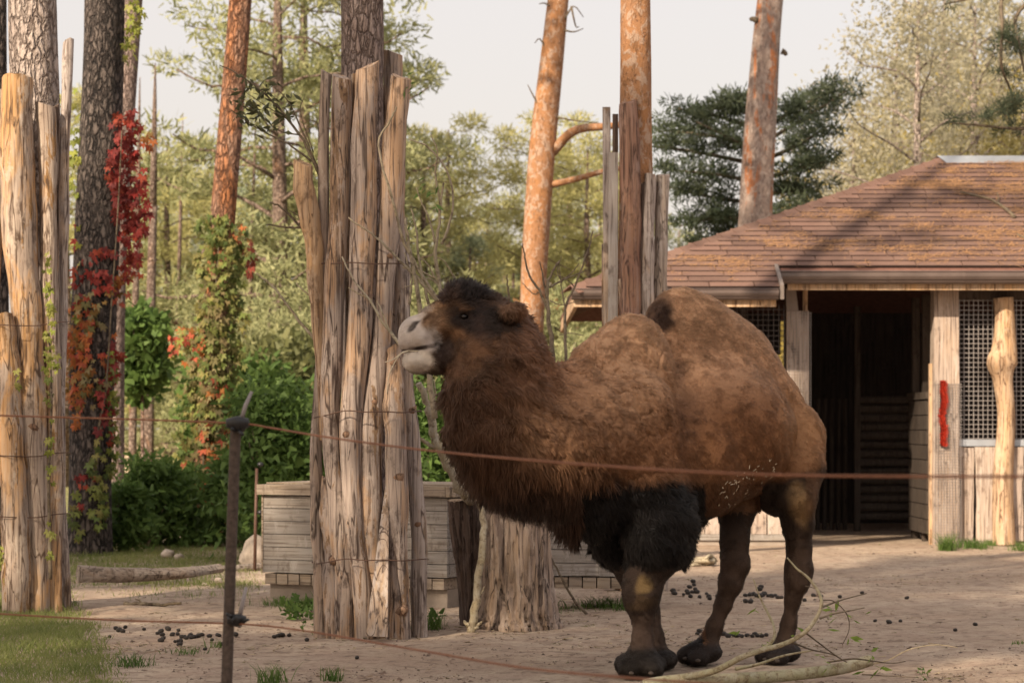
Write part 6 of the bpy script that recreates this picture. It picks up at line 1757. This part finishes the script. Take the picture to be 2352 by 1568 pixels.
    col *= (1 + .07 * nz + .03 * nl)[:, None]
    col *= np.where((px > 1010)[:, None], np.array([1.02, .96, .90]), 1.0)
    return np.clip(col, .004, 1), ln

def mesh_normals(v, f):
    a = v[f[:, 2]] - v[f[:, 0]]; b = v[f[:, 3]] - v[f[:, 1]]; n = np.cross(a, b)
    vn = np.zeros_like(v)
    for k in range(4): np.add.at(vn, f[:, k], n)
    return vn / (np.linalg.norm(vn, axis=1)[:, None] + 1e-12), n

def build_camel():
    v, f = camel_shape()
    # relax the grid steps a little
    for it in range(3):
        acc = np.zeros_like(v); cnt = np.zeros(len(v))
        for k in range(4):
            a, b = f[:, k], f[:, (k + 1) % 4]
            np.add.at(acc, a, v[b]); np.add.at(cnt, a, 1)
        v = v * .5 + .5 * acc / np.maximum(cnt, 1)[:, None]
    vn, fn = mesh_normals(v, f)
    px, py = proj(v)
    # woolly relief: lumps and vertical creases on shoulder and neck
    cur = blob(px, py, 1370, 940, 200, 220, .6); amp = .0012 + .0034 * cur
    body = (py < 1110) & (px > 1180)
    q = v.copy(); wv = vnoise(q, 5, 61); q[:, 2] *= .45
    cr = np.abs(vnoise(q + .05 * wv[:, None], 15, 62)); cre = np.clip(1 - cr / .22, 0, 1) * (vnoise(v, 3, 63) > -.2)
    v = v + vn * ((amp * (1 - 2 * np.abs(vnoise(v + .03 * np.stack([vnoise(v, 11, 67), vnoise(v, 11, 68), vnoise(v, 11, 69)], 1), 34, 64))) + .008 * vnoise(v, 8, 65)) * body - .016 * cre * cur)[:, None]
    v = v + vn * (.012 * vnoise(v, 9, 66) * blob(px, py, 1190, 1030, 200, 180, .4))[:, None]
    v[:, 2] = np.maximum(v[:, 2], .004)
    vn, fn = mesh_normals(v, f)
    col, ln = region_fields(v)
    m, nt, b = new_mat('coat_skin'); g = NT(nt)
    at = g.n('Attribute', attribute_name='tint'); c = g.mix(.25, at.outputs['Color'], (.01, .008, .007))
    g.lk(at.outputs['Color'], b.inputs['Base Color']); b.inputs['Roughness'].default_value = .9; b.inputs['Specular IOR Level'].default_value = .15
    nn = g.noise(None, 120, 5, .7); tc = g.n('TexCoord'); g.lk(tc.outputs['Object'], nn.node.inputs['Vector']); g.bump(b, nn, .8, .012)
    base = np.array([.9, 14.9, 0.])
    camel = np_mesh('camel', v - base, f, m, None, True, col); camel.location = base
    tag(camel, 'brown two humped camel standing with raised head, chewing straw', 'camel')
    # ---- fur
    A = np.linalg.norm(fn, axis=1) * .5
    fc = v[f].mean(1); fcol, fln = region_fields(fc)
    dens = np.clip(.034 / np.maximum(fln, .006), .5, 1.7); view = (fn / (np.linalg.norm(fn, axis=1)[:, None] + 1e-12) @ np.array([0, 1., 0])) > .55
    wgt = A * dens * np.where(view, .25, 1.)
    N = FUR_N
    pick = NR.choice(len(f), N, p=wgt / wgt.sum())
    s, t = NR.random(N), NR.random(N)
    q = f[pick]; p = (v[q[:, 0]] * ((1 - s) * (1 - t))[:, None] + v[q[:, 1]] * (s * (1 - t))[:, None] + v[q[:, 2]] * (s * t)[:, None] + v[q[:, 3]] * ((1 - s) * t)[:, None])
    nrm = fn[pick]; nrm = nrm / (np.linalg.norm(nrm, axis=1)[:, None] + 1e-12)
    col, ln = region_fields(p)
    ppx, ppy = proj(p)
    keep = np.ones(N, bool)
    ml_ = np.abs(ppy - (808 - (ppx - 918) * .185)); keep &= ~((ml_ < 4) & (ppx < 1003) & (p[:, 1] < 14.3))
    keep &= ~((np.hypot((ppx - 1066) / 17, (ppy - 727) / 10) < 1) & (p[:, 1] < 14.1) & (p[:, 2] > 1.9))
    p, nrm, col, ln, ppx, ppy = [a[keep] for a in (p, nrm, col, ln, ppx, ppy)]; N = len(p)
    fz = p.copy(); fz[:, 2] *= .35; lock = vnoise(fz + .04 * np.stack([vnoise(p, 9, 101), vnoise(p, 9, 102), vnoise(p, 9, 103)], 1), 26, 104)
    ln = ln * (1 + .6 * lock * blob(ppx, ppy, 1370, 940, 210, 220, .5))
    # lie of the hair: back along the body, hanging on neck and legs, swept back on the face
    lie = np.tile(-FWD * .5 + np.array([0, 0, -.75]), (N, 1))
    up = sm(p[:, 2], 1.7, 2.1) * (ppx > 1300); lie = lie * (1 - up[:, None]) + np.array([.5, -.25, -.25]) * up[:, None]
    long_ = sm(ln, .05, .1); lie = lie * (1 - long_[:, None]) + np.array([.05, -.05, -1.25]) * long_[:, None]
    face = (ppx < 1150) & (ppy < 865); lie[face] = np.array([.8, 0, -.25])
    tuft = face & (ppy < 690); lie[tuft] = np.array([.35, -.15, .3])
    rnd = np.stack([vnoise(p, 16, 70 + i) for i in range(3)], 1) * .75 + np.stack([vnoise(p, 45, 80 + i) for i in range(3)], 1) * .5 + NR.normal(0, .14, (N, 3))
    stiff = np.where(ln < .015, .25, np.where(ln > .07, .35, .38))
    d0 = nrm * stiff[:, None] + lie * .6 + rnd * np.where(ln < .015, .35, np.where(ln < .026, .62, .75))[:, None]
    d0 -= nrm * np.minimum(0, (d0 * nrm).sum(1) - .12)[:, None]
    d0 /= np.linalg.norm(d0, axis=1)[:, None]
    L = ln * NR.uniform(.55, 1.25, N) * (1 + .2 * vnoise(p, 22, 90))
    d1 = d0 + lie * .35 + np.stack([vnoise(p, 22, 95 + i) for i in range(3)], 1) * .6; d1 -= nrm * np.minimum(0, (d1 * nrm).sum(1))[:, None]
    d1 /= np.linalg.norm(d1, axis=1)[:, None]
    d2 = d1 + lie * .4 + NR.normal(0, .2, (N, 3)); d2 /= np.linalg.norm(d2, axis=1)[:, None]
    p0 = p - nrm * .003; p1 = p0 + d0 * (L * .35)[:, None]; p2 = p1 + d1 * (L * .35)[:, None]; p3 = p2 + d2 * (L * .3)[:, None]
    pos = np.stack([p0, p1, p2, p3], 1)
    pos[:, :, 2] = np.maximum(pos[:, :, 2], .004)
    cd = bpy.data.hair_curves.new('fur'); cd.add_curves([4] * N)
    cd.position_data.foreach_set('vector', (pos - base).astype(np.float32).ravel())
    r0 = np.clip(ln * .045, .0007, .0016)
    rad = np.stack([r0, r0 * .95, r0 * .75, r0 * .2], 1).astype(np.float32)
    ra = cd.attributes.get('radius') or cd.attributes.new('radius', 'FLOAT', 'POINT'); ra.data.foreach_set('value', rad.ravel())
    bd = (ppy < 1100) & (ppx > 1250); lk = vnoise(p + .02 * np.stack([vnoise(p, 18, 111), vnoise(p, 18, 112), vnoise(p, 18, 113)], 1), 48, 114); lk = np.clip(1 + .15 * lk, .7, 1.2)  # lock tone noise imitates small shadows between wool locks
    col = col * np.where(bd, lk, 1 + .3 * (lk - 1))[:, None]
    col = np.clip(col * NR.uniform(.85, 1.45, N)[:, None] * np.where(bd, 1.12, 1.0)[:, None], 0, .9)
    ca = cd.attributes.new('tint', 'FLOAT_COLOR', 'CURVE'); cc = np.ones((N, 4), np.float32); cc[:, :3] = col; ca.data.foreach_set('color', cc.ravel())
    sn = nrm + NR.normal(0, .22, (N, 3)) + .35 * d0; sn /= np.linalg.norm(sn, axis=1)[:, None]
    na = cd.attributes.new('coat_normal', 'FLOAT_VECTOR', 'CURVE'); na.data.foreach_set('vector', sn.astype(np.float32).ravel())
    hm, hnt, hb = new_mat('coat_fur'); hg = NT(hnt)
    an = hg.n('Attribute', attribute_name='coat_normal'); hg.lk(an.outputs['Vector'], hb.inputs['Normal'])
    at = hg.n('Attribute', attribute_name='tint'); hg.lk(at.outputs['Color'], hb.inputs['Base Color'])
    hb.inputs['Roughness'].default_value = .6; hb.inputs['Specular IOR Level'].default_value = .25
    cd.materials.append(hm)
    fo = bpy.data.objects.new('fur', cd); COL.objects.link(fo); fo.parent = camel
    # ---- eye, toenails, straw on the coat
    def ball(name, c, r, mat):
        bm = bmesh.new(); bmesh.ops.create_uvsphere(bm, u_segments=20, v_segments=12, radius=1)
        for q_ in bm.verts: q_.co = Vector((q_.co.x * r[0], q_.co.y * r[1], q_.co.z * r[2]))
        me = bpy.data.meshes.new(name); bm.to_mesh(me); bm.free(); me.materials.append(MATS[mat]); me.polygons.foreach_set('use_smooth', [True] * len(me.polygons))
        o = bpy.data.objects.new(name, me); COL.objects.link(o); o.location = Vector(c); hang(o, camel); return o
    ball('eye', V(1067, 727, 14.1 - .100), (.023, .020, .017), 'eye_dark')
    for (x, y, D) in ((1450, 1545, 14.24), (1495, 1545, 14.24), (1757, 1513, 15.13), (1785, 1517, 15.02), (1574, 1511, 15.0), (1603, 1516, 14.9)):
        ball('toenail', V(x, y, D), (.016, .022, .011), 'horn')
    # straw flecks caught in the belly wool
    sel = np.where((np.hypot((ppx - 1705) / 75, (ppy - 1105 + (ppx - 1705) * .55) / 36) < 1) & (nrm[:, 1] < -.1))[0]
    sel = NR.choice(sel, min(60, len(sel)), replace=False); vv = []; ff = []
    for i in sel:
        c0 = p[i] + nrm[i] * .028; a = NR.normal(0, 1, 3); a -= nrm[i] * (a @ nrm[i]); a /= np.linalg.norm(a); b_ = np.cross(nrm[i], a) * .0024; a = a * NR.uniform(.004, .013); k = len(vv)
        vv += [c0 - a - b_, c0 + a - b_, c0 + a + b_, c0 - a + b_]; ff.append((k, k + 1, k + 2, k + 3))
    o = np_mesh('straw_flecks', np.array(vv) - base, ff, MATS['straw_pale'], camel); o['kind'] = 'stuff'
    return camel
FUR_N = 560000
plain('eye_dark', (.008, .005, .004), .16, 0, .2, 20, 0., .45)
plain('horn', (.085, .066, .054), .75, 0, .3, 30, .2, .2)
plain('straw_pale', (.62, .54, .40), .8, 0, .2, 30)
camel = build_camel()
# straw held in the mouth
st = root('straw_stalk', P(921, 811, 14.02), 'long bent straw stalk hanging from the camel mouth', 'straw')
for pa, r in (([(960, 806), (935, 806), (921, 812), (905, 835), (893, 865), (889, 905)], .0042), ([(940, 805), (921, 812), (905, 824), (884, 832)], .0045)):
    q = smooth_path([tuple(P(x, y, 14.0 if x < 930 else 14.04)) for x, y in pa], 18)
    c = MB(); c.tube(list(q), np.linspace(r, r * .6, 18), 6, True); hang(c.build('stalk', MATS['straw_pale'], None, True), st)
